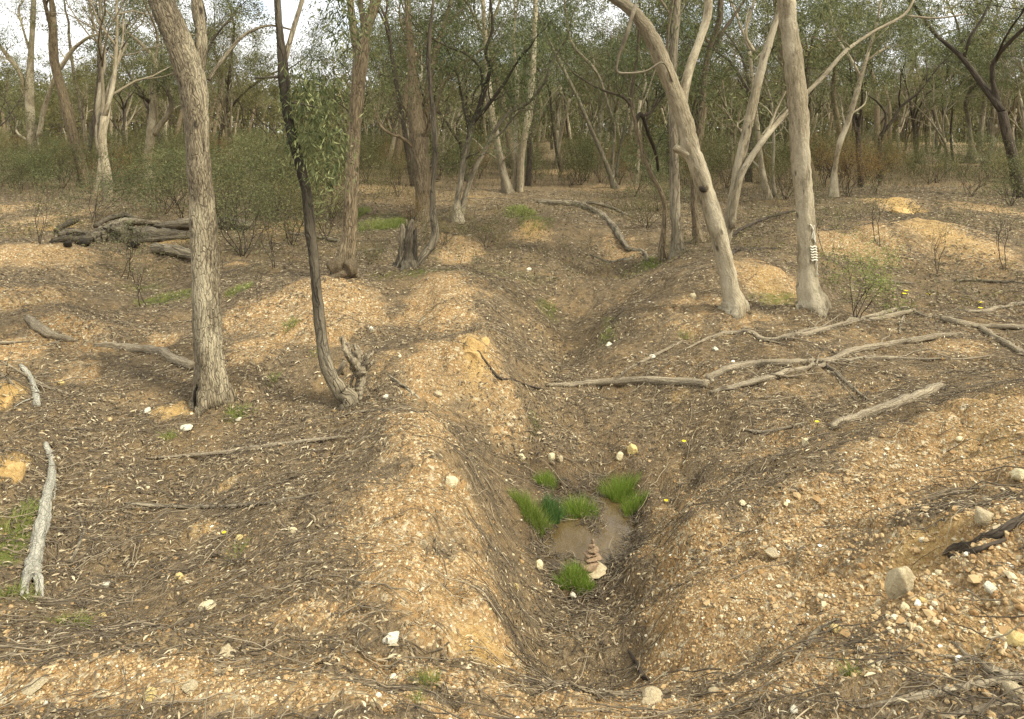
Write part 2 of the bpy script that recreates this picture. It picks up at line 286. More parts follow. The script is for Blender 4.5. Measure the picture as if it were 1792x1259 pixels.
def grow(mb, p, d, L, r, lvl, rng, tips, maxl=3, up=.25, dark=0., spread=.6, nk=(3, 5), r_end=.35):
    n = 5 if lvl < maxl else 4; p = np.array(p, float); d = np.array(d, float); pts = [p]
    for i in range(n):
        d = d + rng.normal(0, .16 + .04 * lvl, 3) + np.array([0, 0, up * .25]); d /= np.linalg.norm(d); p = p + d * L / n; pts.append(p)
    q = cat_rom(pts, 2) if lvl < 2 else np.array(pts)
    rad = np.linspace(r, r * r_end, len(q)); tube(mb, q, rad, max(3, 9 - 2 * lvl), .05, rng if lvl < 2 else None, dark)
    if lvl >= maxl: tips.extend([pts[-1], pts[-2], pts[2]]); return
    for c in range(rng.randint(*nk)):
        t = rng.uniform(.3, 1) if c else 1.; i = min(int(t * n), n - 1); u = t * n - i
        b = pts[i] * (1 - u) + pts[i + 1] * u
        dd = pts[i + 1] - pts[i]; dd /= np.linalg.norm(dd); dd = dd + rng.normal(0, spread, 3) * np.array([1, 1, .6]); dd /= np.linalg.norm(dd)
        grow(mb, b, dd, L * rng.uniform(.5, .8), r * (1 - (1 - r_end) * t) * rng.uniform(.55, .85), lvl + 1, rng, tips, maxl, up, dark, spread, nk)
# batches
def strips(mb, P, Wd, rnd, nrm):
    """P (m,n,3) centre lines -> flat curved ribbons; nrm (m,3)"""
    m, n, _ = P.shape; t = np.gradient(P, axis=1); e = np.cross(t, nrm[:, None]); e /= np.linalg.norm(e, axis=2)[..., None] + 1e-9
    v = np.stack([P - e * Wd[..., None], P + e * Wd[..., None]], 2)
    b = (np.arange(m) * n * 2)[:, None] + (np.arange(n - 1) * 2)[None]; f = np.stack([b, b + 1, b + 3, b + 2], -1).reshape(-1, 4)
    mb.add(v, f, None, np.repeat(rnd, n * 2))
def rods(mb, P, R, rnd, sides=4):
    m, n, _ = P.shape; t = np.gradient(P, axis=1); t /= np.linalg.norm(t, axis=2)[..., None] + 1e-9
    u = np.cross(t, np.array([.13, .21, .97])); u /= np.linalg.norm(u, axis=2)[..., None] + 1e-9; w = np.cross(t, u)
    th = np.arange(sides) * 2 * pi / sides
    v = P[:, :, None] + R[:, :, None, None] * (np.cos(th)[:, None] * u[:, :, None] + np.sin(th)[:, None] * w[:, :, None])
    b = (np.arange(m) * n * sides)[:, None, None] + (np.arange(n - 1) * sides)[None, :, None]; j = np.arange(sides); j2 = (j + 1) % sides
    f = np.stack([b + j, b + j2, b + sides + j2, b + sides + j], -1).reshape(-1, 4)
    mb.add(v, f, None, np.repeat(rnd, n * sides))
def ico(sub=0):
    g = (1 + 5 ** .5) / 2; v = [(-1,g,0),(1,g,0),(-1,-g,0),(1,-g,0),(0,-1,g),(0,1,g),(0,-1,-g),(0,1,-g),(g,0,-1),(g,0,1),(-g,0,-1),(-g,0,1)]
    f = [(0,11,5),(0,5,1),(0,1,7),(0,7,10),(0,10,11),(1,5,9),(5,11,4),(11,10,2),(10,7,6),(7,1,8),(3,9,4),(3,4,2),(3,2,6),(3,6,8),(3,8,9),(4,9,5),(2,4,11),(6,2,10),(8,6,7),(9,8,1)]
    v = [np.array(a) / np.linalg.norm(a) for a in v]
    for _ in range(sub):
        c = {}; nf = []
        def mid(a, b):
            k = (min(a, b), max(a, b))
            if k not in c: q = v[a] + v[b]; v.append(q / np.linalg.norm(q)); c[k] = len(v) - 1
            return c[k]
        for a, b, d in f: x, y, z = mid(a, b), mid(b, d), mid(d, a); nf += [(a, x, z), (b, y, x), (d, z, y), (x, y, z)]
        f = nf
    return np.array(v), np.array(f)
IV, IF = ico(0)
def sample(rng, n, y0, y1, pw=-.3, extra=.5):
    u = rng.rand(n); a = pw + 1; Y = (y0 ** a + u * (y1 ** a - y0 ** a)) ** (1 / a)
    X = rng.uniform(-1, 1, n) * (.90 * Y + extra + .2); return X, Y
def normals(x, y, e=.04):
    nx = -(H(x + e, y) - H(x - e, y)) / (2 * e); ny = -(H(x, y + e) - H(x, y - e)) / (2 * e)
    v = np.stack([nx, ny, np.ones_like(nx)], -1); return v / np.linalg.norm(v, axis=1)[:, None]
# ---------------------------------------------------------------- materials
MT = {}
def ground_mat():
    m = M('ground_soil', .95, .1); a = m.n.new('ShaderNodeAttribute'); a.attribute_name = 'mask'; sp = m.n.new('ShaderNodeSeparateColor'); m.L(a.outputs['Color'], sp.inputs[0])
    mud = m.attr('mud', 'Fac'); p = m.pos()
    n1 = m.noise(p, 2.5, 6, .65); n2 = m.noise(p, 28, 5, .7); n3 = m.noise(m.scale(p, (1, 1, 1)), 110, 3, .7); vc = m.voro(p, 75, 'Color'); vd = m.voro(p, 75); vb = m.voro(p, 42, 'Color')
    sc = m.n.new('ShaderNodeSeparateColor'); m.L(vc, sc.inputs[0]); sb = m.n.new('ShaderNodeSeparateColor'); m.L(vb, sb.inputs[0])
    lit = m.mix(m.ramp(n2, (.35, 0.), (.65, 1.)), (.098, .072, .046), (.30, .225, .145)); lit = m.mix(m.ramp(n3, (.45, 0.), (.7, .8)), lit, (.06, .045, .03))
    lit = m.mix(m.ramp(n1, (.45, 0.), (.65, .5)), lit, (.27, .18, .09))
    bare = m.mix(m.ramp(n2, (.3, 0.), (.7, 1.)), (.25, .15, .068), (.42, .28, .145)); bare = m.mix(m.ramp(n1, (.35, 0.), (.65, .6)), bare, (.40, .24, .11))
    bare = m.mix(m.ramp(sc.outputs[0], (.6, 0.), (.95, .8)), bare, (.60, .50, .34)); bare = m.mix(m.ramp(sb.outputs[0], (.93, 0.), (.95, .7)), bare, (.70, .62, .46))
    bare = m.mix(m.ramp(sc.outputs[1], (.6, 0.), (.8, .7)), bare, (.17, .11, .06)); bare = m.mix(m.ramp(m.noise(p, 1.3, 7, .75), (.5, 0.), (.68, .55)), bare, (.22, .16, .095))
    och = m.mix(m.ramp(n2, (.3, 0.), (.7, 1.)), (.36, .215, .08), (.54, .375, .17))
    bm = m.ramp(m.math('ADD', sp.outputs[0], m.math('MULTIPLY', m.math('SUBTRACT', m.noise(p, 5, 8, .8), .5), 1.7)), (.36, 0.), (.62, 1.))
    c = m.mix(bm, lit, bare); om = m.ramp(m.math('ADD', sp.outputs[1], m.math('MULTIPLY', m.math('SUBTRACT', n2, .5), .8)), (.2, 0.), (.7, .9)); c = m.mix(om, c, och)
    mm = m.ramp(m.math('ADD', sp.outputs[2], m.math('MULTIPLY', m.math('SUBTRACT', m.noise(p, 14, 5, .7), .5), 1.2)), (.28, 0.), (.62, .9))
    c = m.mix(mm, c, m.mix(n2, (.06, .075, .018), (.18, .20, .05)))
    c = m.mix(mud, c, m.mix(n2, (.045, .03, .018), (.12, .078, .042))); m.col(c); m.L(m.ramp(mud, (.3, .95), (1, .35)), m.b.inputs['Roughness'])
    h = m.math('ADD', m.math('MULTIPLY', n2, 1.2), m.math('ADD', m.math('MULTIPLY', n3, .6), m.math('MULTIPLY', vd, -.5)))
    m.bump(h, 1., .02); return m.m
def G():
    me = bpy.data.meshes.new('ground'); h, w = GX.shape
    v = np.stack([GX, GY, GZ], -1).reshape(-1, 3).astype(np.float32)
    me.vertices.add(len(v)); me.vertices.foreach_set('co', v.ravel())
    i = np.arange(h - 1)[:, None] * w; j = np.arange(w - 1)[None]; f = np.stack([i + j, i + j + 1, i + w + j + 1, i + w + j], -1).reshape(-1, 4).astype(np.int32)
    me.loops.add(f.size); me.loops.foreach_set('vertex_index', f.ravel()); me.polygons.add(len(f))
    me.polygons.foreach_set('loop_start', np.arange(0, f.size, 4, dtype=np.int32)); me.polygons.foreach_set('loop_total', np.full(len(f), 4, np.int32))
    me.polygons.foreach_set('use_smooth', np.ones(len(f), bool)); me.update(calc_edges=True)
    x = GX.ravel(); y = GY.ravel(); wx = x + .12 * fbm(x, y, 2, 3); wy = y + .12 * fbm(x + 7, y, 2, 3)
    b = patches(BARE, wx, wy); o = patches(OCH, wx, wy); ms = patches(MOSS, wx, wy); md = patches(MUD, wx, wy); wet = (np.hypot(x - .45, (y - 4.2) * .8) < 1) * np.clip(1 - (GZ.ravel() - WZ - .012) / .05, 0, 1); md = np.maximum(md * .8, wet)
    a = me.attributes.new('mask', 'FLOAT_COLOR', 'POINT'); a.data.foreach_set('color', np.stack([b, o, ms, np.ones_like(b)], -1).astype(np.float32).ravel())
    a = me.attributes.new('mud', 'FLOAT', 'POINT'); a.data.foreach_set('value', md.astype(np.float32))
    me.materials.append(ground_mat()); g = bpy.data.objects.new('ground', me); COL.objects.link(g); tag(g, kind='structure'); return b, md
gb, gm = G(); GB = gb.reshape(GX.shape); GM = gm.reshape(GX.shape)
def bil(Gr, x, y):
    i = np.clip(np.interp(x, XS, np.arange(len(XS))).round().astype(int), 0, len(XS) - 1); j = np.clip(np.interp(y, YS, np.arange(len(YS))).round().astype(int), 0, len(YS) - 1)
    return Gr[j, i]
MT['pale'] = bark_mat('pale_bark', (.19, .15, .10), (.43, .36, .255), patch=(.57, .49, .37), fib=40, zs=.22, crk=.14)
MT['big'] = bark_mat('flaky_grey_bark', (.12, .092, .062), (.42, .345, .24), patch=(.56, .475, .34), fib=75, zs=.3, pn=5)
MT['tan'] = bark_mat('tan_fibrous_bark', (.13, .095, .06), (.36, .28, .185), fib=45)
MT['grey'] = bark_mat('grey_fibrous_bark', (.13, .105, .075), (.36, .30, .215), patch=(.44, .375, .28))
MT['dark'] = bark_mat('dark_bark', (.035, .028, .022), (.15, .115, .085))
MT['white'] = bark_mat('bleached_wood', (.36, .34, .29), (.60, .56, .48), dark=(.10, .09, .075), fib=60, crk=.3, zs=.06)
MT['dead'] = bark_mat('weathered_dead_wood', (.23, .18, .13), (.48, .40, .29), dark=(.09, .07, .05), fib=60, crk=.25, zs=.06)
MT['leafg'] = leaf_mat('gum_leaves', (.03, .042, .018), (.11, .13, .055), (.34, .35, .17), .4)
MT['leafb'] = leaf_mat('brown_green_leaves', (.04, .04, .016), (.12, .115, .045), (.32, .28, .12), .4)
MT['leafd'] = leaf_mat('dark_green_leaves', (.035, .05, .022), (.085, .11, .045), (.20, .22, .10), .4)
MT['leafr'] = leaf_mat('rusty_leaves', (.15, .09, .03), (.25, .155, .055), (.38, .24, .09))
MT['leafl'] = leaf_mat('light_green_leaves', (.13, .17, .04), (.22, .27, .07), (.35, .36, .12))
MT['grass'] = leaf_mat('grass_blades', (.08, .13, .015), (.17, .29, .03), (.46, .44, .16), .4)
MT['rush'] = leaf_mat('rush_blades', (.04, .10, .025), (.08, .17, .05), (.14, .24, .07))
MT['litter'] = ramp_mat('dry_litter', (0, (.035, .027, .02)), (.3, (.11, .08, .052)), (.55, (.23, .178, .115)), (.8, (.42, .34, .225)), (1, (.68, .59, .43)))
MT['twig'] = ramp_mat('dry_twigs', (0, (.05, .038, .028)), (.6, (.14, .112, .08)), (1, (.42, .34, .24)))
MT['peb'] = ramp_mat('quartz_pebbles', (0, (.26, .14, .05)), (.35, (.39, .25, .12)), (.7, (.50, .365, .205)), (.88, (.68, .60, .44)), (1, (.84, .80, .71)))
# ---------------------------------------------------------------- water
WZ = -.518
def puddle():
    z = WZ; c = W2(1020, 940, z); mb = MB(); th = np.linspace(0, 2 * pi, 40, endpoint=False)
    r = 1 + .1 * np.sin(3 * th + 1) ; v = [(c[0], c[1] + .1, z)] + [(c[0] + .62 * a * cos(t), c[1] + .12 + .75 * a * sin(t), z) for t, a in zip(th, r)]
    f = [(0, 1 + i, 1 + (i + 1) % 40) for i in range(40)]; mb.add(v, f)
    m = M('muddy_water', .05, .6); n = m.noise(m.pos(), 6, 4); m.col(m.ramp(n, (.3, (.08, .054, .024)), (.7, (.13, .09, .042))))
    t = m.n.new('ShaderNodeBsdfTransparent'); ms = m.n.new('ShaderNodeMixShader'); ms.inputs[0].default_value = .10
    m.L(m.b.outputs[0], ms.inputs[1]); m.L(t.outputs[0], ms.inputs[2]); m.L(ms.outputs[0], m.n['Material Output'].inputs[0])
    return tag(mb.build('water', m.m), kind='structure')
puddle()
# ---------------------------------------------------------------- litter, twigs, pebbles (uncountable)
rng = rs(11)
x, y = sample(rng, 400000, 1.5, 21, .1); b = bil(GB, x, y); mu = bil(GM, x, y); pn = fbm(x, y, 2.2, 3)
k = (rng.rand(len(x)) < np.clip(.95 - 1.0 * b + 2.0 * pn, .08, 1) * np.clip(.45 + (y - 1.6) * .25, .35, 1)) & (rng.rand(len(x)) > mu * .9); x, y = x[k], y[k]; z = H(x, y); nr = normals(x, y)
k = z > WZ; x, y, z, nr = x[k], y[k], z[k], nr[k]; m = len(x)
a = rng.uniform(0, 2 * pi, m); d = np.stack([np.cos(a), np.sin(a), rng.normal(0, .22, m)], -1); d -= nr * (d * nr).sum(1)[:, None] * .9; d /= np.linalg.norm(d, axis=1)[:, None]
n2 = nr + rng.normal(0, .28, (m, 3)); L = rng.uniform(.015, .058, m) * np.clip(.62 + y * .055, .7, 1.4); c = np.stack([x, y, z + .004 + rng.rand(m) * .016], -1)
t = np.array([-.5, -.1, .22, .5]); side = np.cross(d, n2); P_ = c[:, None] + d[:, None] * (L[:, None] * t)[..., None] + side[:, None] * (L[:, None] * np.array([0, .05, .05, -.01]) * rng.normal(0, 1, m)[:, None])[..., None]
P_[:, :, 2] += (L * .10)[:, None] * np.array([0, 1, .8, 0])
Wd = (rng.uniform(.0018, .0062, m) * np.clip(.55 + y * .085, .7, 1.8))[:, None] * np.array([.25, 1, .85, .08]); r = np.clip(rng.beta(1.2, 1.7, m), 0, 1)
mb = MB(); strips(mb, P_, Wd, r, n2); tag(mb.build('leaf_litter', MT['litter']), 'curled dry gum leaves strewn over the ground', 'leaf litter', kind='stuff')
x, y = sample(rng, 40000, 1.5, 18, -.05); b = bil(GB, x, y); k = (rng.rand(len(x)) < np.clip(1.05 - b, .10, 1)); x, y = x[k], y[k]; m = len(x)
a = rng.uniform(0, pi, m) ; a = np.where(rng.rand(m) < .35, rng.normal(.1, .5, m), a); L = rng.lognormal(-2.2, .55, m)
t = np.linspace(-.5, .5, 5); w1 = rng.normal(0, .07, (m, 5)).cumsum(1)
dx = np.cos(a)[:, None] * t * L[:, None] - np.sin(a)[:, None] * w1 * L[:, None]; dy = np.sin(a)[:, None] * t * L[:, None] + np.cos(a)[:, None] * w1 * L[:, None]
X = x[:, None] + dx; Y = y[:, None] + dy; Z = H(X, Y) + .006 + rng.rand(m)[:, None] * .02 + np.abs(rng.normal(0, .004, (m, 5))); 
kk = Z.min(1) > WZ + .004
X, Y, Z, L, x, y = X[kk], Y[kk], Z[kk], L[kk], x[kk], y[kk]; m = len(x)
R = (rng.uniform(.0006, .0022, m) * (1 + L))[:, None] * np.array([.9, 1, .9, .75, .45])
mb = MB(); rods(mb, np.stack([X, Y, Z], -1), R, rng.beta(1.6, 1.8, m)); tag(mb.build('fallen_twigs', MT['twig']), 'thin dry twigs and bark strips lying among the leaves', 'twigs', kind='stuff')
def pebbles(n, lo, s, name, pw, y1, seed):
    rng = rs(seed); x, y = sample(rng, n, 1.5, y1, pw); b = bil(GB, x, y); k = rng.rand(n) < np.clip(b * 1.2, .22, 1) * (bil(GM, x, y) < .5); x, y = x[k], y[k]; m = len(x)
    sz = np.clip(lo * rng.lognormal(0, s, m), .002, .022) * (1 + .35 * (x > 1.2) * (y < 3.6)) * np.where(x < .9, np.clip(.5 + y * .14, .6, 1), 1); J = 1 + rng.uniform(-.38, .38, (m, 12)); sc = rng.uniform([.8, .6, .4], [1.3, 1., .8], (m, 3)) * sz[:, None]
    v = IV[None] * J[..., None] * sc[:, None]; a = rng.uniform(0, 2 * pi, m); ca, sa = np.cos(a)[:, None], np.sin(a)[:, None]
    v = np.stack([v[..., 0] * ca - v[..., 1] * sa, v[..., 0] * sa + v[..., 1] * ca, v[..., 2]], -1) + np.stack([x, y, H(x, y) + sc[:, 2] * .35], -1)[:, None]
    mb = MB(); f = (IF[None] + (np.arange(m) * 12)[:, None, None]).reshape(-1, 3); mb.add(v, f, None, np.repeat(np.clip(rng.beta(2.2, 2.6, m) + (rng.rand(m) < .035) * .5, 0, 1), 12))
    return mb.build(name, MT['peb'], smooth=False)
tag(pebbles(215000, .0036, .5, 'gravel', -.75, 13, 3), 'small ochre and white quartz gravel over the banks', 'gravel', kind='stuff')
rng = rs(91); m = 4200; x = rng.normal(.46, .34, m); y = rng.normal(4.2, .5, m); h = H(x, y); k = (h > WZ - .025) & (h < WZ + .06); x, y, h = x[k], y[k], h[k]; m = len(x)
L = rng.lognormal(-2.7, .5, m); a = rng.uniform(0, pi, m); t = np.linspace(-.5, .5, 5); w1 = rng.normal(0, .12, (m, 5)).cumsum(1)
X = x[:, None] + (np.cos(a)[:, None] * t - np.sin(a)[:, None] * w1) * L[:, None]; Y = y[:, None] + (np.sin(a)[:, None] * t + np.cos(a)[:, None] * w1) * L[:, None]; Z = np.maximum(H(X, Y), WZ) + rng.uniform(-.002, .02, m)[:, None] + rng.normal(0, .004, (m, 5))
mb = MB(); rods(mb, np.stack([X, Y, Z], -1), rng.uniform(.0008, .0028, m)[:, None] * np.array([.9, 1, .9, .7, .4]), rng.beta(1.4, 1.6, m)); tag(mb.build('puddle_debris', MT['twig']), 'tangled roots and twigs around the puddle margin', 'twigs', kind='stuff')
# ---------------------------------------------------------------- rocks (individual)
def rock_mat(name, a, b, c):
    m = M(name, .85, .3); p = m.attr('bk'); n = m.noise(p, 9, 6, .7); q = m.mix(m.ramp(n, (.35, 0.), (.65, 1.)), a, b); q = m.mix(m.ramp(m.noise(p, 30, 4, .7), (.55, 0.), (.7, .8)), q, c)
    m.col(q); m.bump(n, .7, .02); return m.m
RM = {'white': rock_mat('white_quartz', (.56, .51, .41), (.76, .72, .62), (.46, .35, .20)), 'cream': rock_mat('cream_stone', (.56, .46, .28), (.76, .68, .48), (.42, .30, .15)),
      'yellow': rock_mat('yellow_stone', (.52, .38, .15), (.72, .57, .28), (.38, .25, .10)), 'tan': rock_mat('tan_stone', (.34, .27, .17), (.54, .45, .31), (.22, .15, .08)), 'clay': rock_mat('ochre_clay', (.40, .24, .09), (.56, .39, .18), (.28, .18, .09)),
      'red': rock_mat('reddish_stone', (.24, .16, .105), (.38, .27, .18), (.16, .11, .07))}
RV, RF = ico(3)
def rock_mesh(mb, c, s, rng, flat=.65, tilt=0., sharp=.25):
    v = RV.copy(); r = np.ones(len(v))
    for k in range(9):       # planar cuts give facets
        nrm = rng.normal(0, 1, 3); nrm /= np.linalg.norm(nrm); dd = v @ nrm; cut = rng.uniform(.55, .85); v = v - np.maximum(dd - cut, 0)[:, None] * nrm * (1 - sharp * .4)
    v = v * (1 + .05 * np.sin(v[:, [0]] * 7 + v[:, [1]] * 5 + rng.uniform(0, 6))) * np.array(s) * np.array([1, 1, flat])
    a = rng.uniform(-.6, .6); R = np.array([[cos(a), -sin(a), 0], [sin(a), cos(a), 0], [0, 0, 1]]) @ np.array([[cos(tilt), 0, sin(tilt)], [0, 1, 0], [-sin(tilt), 0, cos(tilt)]])
    mb.add(v @ R.T + c, RF, v / max(s) * .5 + rng.uniform(0, 9), 0)
ROCKS = [(258,720,8,6,'white','round white quartz stone left of the big grey trunk foot'),(328,748,12,5,'white','flat white stone lying just below the big grey trunk'),(418,734,6,3,'white','tiny white chip right of the big grey trunk'),
(512,928,9,6,'cream','cream stone on the litter in the left middle ground'),(418,942,9,4,'yellow','yellowish stone beside a small yellow flower'),(313,1010,8,6,'yellow','square yellow stone right of the bleached branch'),
(362,1061,17,5,'cream','long flat cream stone at the edge of the dark twig bed'),(180,1077,8,4,'yellow','small yellow stone below the bleached branch'),(262,1215,14,6,'yellow','yellow stone near the bottom edge at left'),(60,1201,20,6,'tan','flat tan slab near the bottom left corner'),
(330,1203,16,6,'tan','tan slab left of the yellow stone at bottom'),(397,1140,15,8,'tan','buried tan stone on the gravel at lower left'),(686,1119,18,7,'white','long whitish stone on the dark twig pile'),(789,843,13,10,'cream','large cream stone on the left gully bank above the grass'),
(942,990,9,8,'cream','cream stone at the left edge of the puddle'),(1004,1043,7,5,'white','white round pebble below the lowest grass tuft'),(966,799,7,8,'cream','upright cream stone above the small grass tuft'),(980,804,6,6,'tan','tan stone touching the upright cream stone above the puddle'),
(913,800,7,5,'cream','cream stone on the gully floor left of the paired stones'),(1085,799,8,6,'cream','oval cream stone on the gully floor right of the paired stones'),(1105,788,11,9,'yellow','yellow stone behind the oval cream stone in the gully'),(903,1026,6,5,'yellow','small yellow stone low on the left gully edge'),
(1577,1022,27,26,'tan','large angular grey tan rock on the right bank'),(1734,1029,13,10,'white','bright white quartz lump on the right gravel bank'),(1783,832,14,10,'cream','cream rock at the right picture edge'),(1722,905,18,13,'tan','tan rock above the dark root on the right'),
(1614,945,6,4,'white','white stone in the hollow of the right bank'),(1778,1118,20,9,'yellow','yellow rock near the lower right edge'),(1508,1137,7,4,'white','white pebble below the large tan rock'),(1509,1137,0,0,'white',''),(1524,1163,9,6,'cream','cream pebble on the lower right gravel'),(1390,1242,9,5,'white','white pebble at the bottom edge, right of centre'),
(1353,967,15,6,'tan','flat tan stone on the middle of the right bank'),(1584,1063,8,6,'cream','cream pebble touching the foot of the large tan rock'),(1643,1002,8,5,'cream','cream pebble right of the large tan rock'),
(675,696,6,5,'white','square white quartz piece right of the grey stump'),(650,577,5,5,'white','white stone on the flank of the pink gravel mound'),(1065,605,7,5,'white','whitish stone on the right gully side below the leaning tree'),(926,472,5,3,'white','small white stone on the flat behind the mounds'),(1214,517,6,4,'cream','cream stone left of the leaning trunk foot'),
(1251,611,6,4,'white','white stone beside the upper long fallen branch'),(1142,625,6,4,'white','white stone on the gully side under the thin pole'),(1410,775,6,8,'cream','cream stone below the thick cut log'),(766,690,8,5,'tan','tan stone on top of the left gully bank'),(505,857,7,5,'cream','pale stone in the litter above the lower cream stone'),
(1776,1211,18,12,'tan','tan rock in the bottom right corner'),(1250,1210,12,6,'tan','tan stone by the end of the gully'),(1140,1222,22,8,'tan','rounded tan stone half buried at the gully lip'),(107,670,6,4,'yellow','yellow stone on the bank below the grey fallen branch'),(184,1024,9,5,'white','white flat stone right of the bleached branch foot'),(1680,770,8,5,'cream','cream stone near the top of the right bank'),(1300,880,7,4,'cream','cream chip halfway up the right gully side'),(1615,1052,8,6,'yellow','yellow pebble below the large tan rock'),(1462,1100,10,6,'yellow','yellowish lump on the lower right bank')]
for i, (px, py, wx, hy, mt, lb) in enumerate(ROCKS):
    if not lb: continue
    rng = rs(500 + i); c = at(px, py + hy * .5); s = wx / F * c[1]; mb = MB(); hz = hy / F * c[1] * 1.25
    rock_mesh(mb, c + np.array([0, 0, hz * .35]), (s, s * rng.uniform(.7, 1), hz), rng, 1., rng.uniform(-.2, .2)); tag(mb.build('rock', RM[mt]), lb, 'rock')
for (px, py, wx, hy, lb) in [(826,606,24,22,'yellow clay block on the crest of the left gully bank'),(845,586,18,14,'upper yellow clay block behind the crest block'),(4,692,22,20,'orange clay lump at the left edge, upper one'),(14,812,30,32,'yellow orange clay lump at the left edge, lower one'),(1585,362,28,18,'orange clay knob on the far right mound')]:
    rng = rs(px); c = at(px, py + hy * .7); s = wx * .72 / F * c[1]; mb = MB(); rock_mesh(mb, c + np.array([0, s * .5, -.03]), (s, s, hy * .8 / F * c[1]), rng, 1., .1, .1); mb.v[-1] = mb.v[-1] + .22 * s * (fbm(mb.v[-1][:, 0] * 1., mb.v[-1][:, 2] + mb.v[-1][:, 1], 9, 4))[:, None]; tag(mb.build('clay_lump', RM['clay']), lb, 'clay')
# cairn
c = at(1037, 1003); c[2] = max(c[2], WZ); th = thing('stone_cairn', c, 'small cairn of flat reddish stones standing in the puddle', 'cairn'); z = 0.; rng = rs(8)
for w, hh, dx, mt in [(.088, .015, .012, 'tan'), (.064, .022, -.010, 'red'), (.050, .017, .002, 'red'), (.040, .012, -.012, 'red'), (.033, .016, .004, 'red'), (.021, .011, -.006, 'red'), (.012, .013, 0., 'red')]:
    mb = MB(); rock_mesh(mb, np.array([dx, 0, z + hh]), (w, w * .85, hh * 1.15), rng, 1., rng.uniform(-.06, .06)); mb.build('stone', RM[mt], th); z += hh * 1.75
# ---------------------------------------------------------------- grass tufts
def blades(mb, c, n, sx, sy, hgt, wd, rng, lean=.45, seg=5):
    a = rng.uniform(0, 2 * pi, n); q = np.sqrt(rng.rand(n)) * (1 + .25 * np.sin(3 * a + c[0] * 50) + .15 * np.sin(5 * a)); x = c[0] + np.cos(a) * q * sx; y = c[1] + np.sin(a) * q * sy; z = np.maximum(H(x, y), WZ) - .01
    h = hgt * rng.uniform(.3, 1.15, n) * (1 - .35 * q ** 2); o = np.stack([np.cos(a) * q * .8 + rng.normal(0, .4, n), np.sin(a) * q * .8 + rng.normal(0, .4, n)], -1) * lean
    t = np.linspace(0, 1, seg); P_ = np.zeros((n, seg, 3)); P_[..., 0] = x[:, None] + o[:, [0]] * h[:, None] * t ** 1.8; P_[..., 1] = y[:, None] + o[:, [1]] * h[:, None] * t ** 1.8
    P_[..., 2] = z[:, None] + h[:, None] * (t - .18 * t ** 3 * np.linalg.norm(o, axis=1)[:, None])
    strips(mb, P_, wd * rng.uniform(.6, 1.2, n)[:, None] * (1 - t * .85), np.clip(rng.beta(2, 2, n), 0, 1), rng.normal(0, 1, (n, 3)) * np.array([.4, 1, .05]))
for i, (px, py, w, h, n, mt, nm, lb) in enumerate([(955,848,15,28,500,'grass','grass_tuft','small bright green grass tuft, highest in the gully'),(930,905,26,38,1100,'grass','grass_tuft','wide bright green grass tuft left of the dark rushes'),
    (968,912,16,44,420,'rush','rush_clump','dark bluish green rushes between the two grass tufts'),(1012,905,26,34,700,'grass','grass_tuft','low green grass tuft spreading right of the dark rushes'),(1085,878,25,40,900,'grass','grass_tuft','green grass tuft on the right edge of the puddle'),(1108,893,17,32,500,'grass','grass_tuft','lower green tuft joined to the right edge tuft'),
    (1004,1018,24,34,900,'grass','grass_tuft','green grass tuft beside the stone cairn'),(1022,1032,14,26,400,'grass','grass_tuft','small grass tuft just in front of the stone cairn'),(745,1195,22,32,160,'leafl','grass_tuft','pale green weed on the near bank below the dark twigs'),(730,1225,10,26,60,'leafl','grass_tuft','thin pale grass wisp by the bottom edge')]):
    rng = rs(700 + i); c = at(px, py); s = w / F * c[1] * 1.15; mb = MB(); blades(mb, c, int(n * 1.5), s, s * .8, h / F * c[1] * .95, .0013 if mt != 'rush' else .0024, rng, .55 if mt != 'rush' else .18)
    tag(mb.build(nm, MT[mt], origin=c), lb, 'grass' if nm != 'rush_clump' else 'rushes')
mb = MB(); rng = rs(44)      # low ground cover, mossy patches
for px, py, w, d_, n in [(690,396,18,9,1500),(668,398,14,8,700),(627,378,12,9,900),(910,372,24,7,1500),(640,400,30,14,900),(935,385,30,8,500),(1140,465,14,6,300),(420,510,22,7,400),(300,520,35,10,300),(508,572,14,5,150),(960,540,14,5,120),(1065,590,14,6,100),(15,930,22,60,600),(30,1040,20,30,300),(130,1095,35,12,200),(420,722,25,10,160),(1200,590,10,5,80),(480,665,8,8,60),(295,765,12,6,100),(935,745,8,12,80),(1490,1180,12,14,60),(410,970,16,20,60),(555,620,8,8,60)]:
    c = at(px, py); blades(mb, c, n, w / F * c[1], d_ * c[1] ** 2 / F / 2, .05 + .004 * c[1], .0016 + .00025 * c[1], rng, .8, 3)
tag(mb.build('ground_cover', MT['leafl']), 'low mossy green growth in damp patches', 'ground cover', kind='stuff')
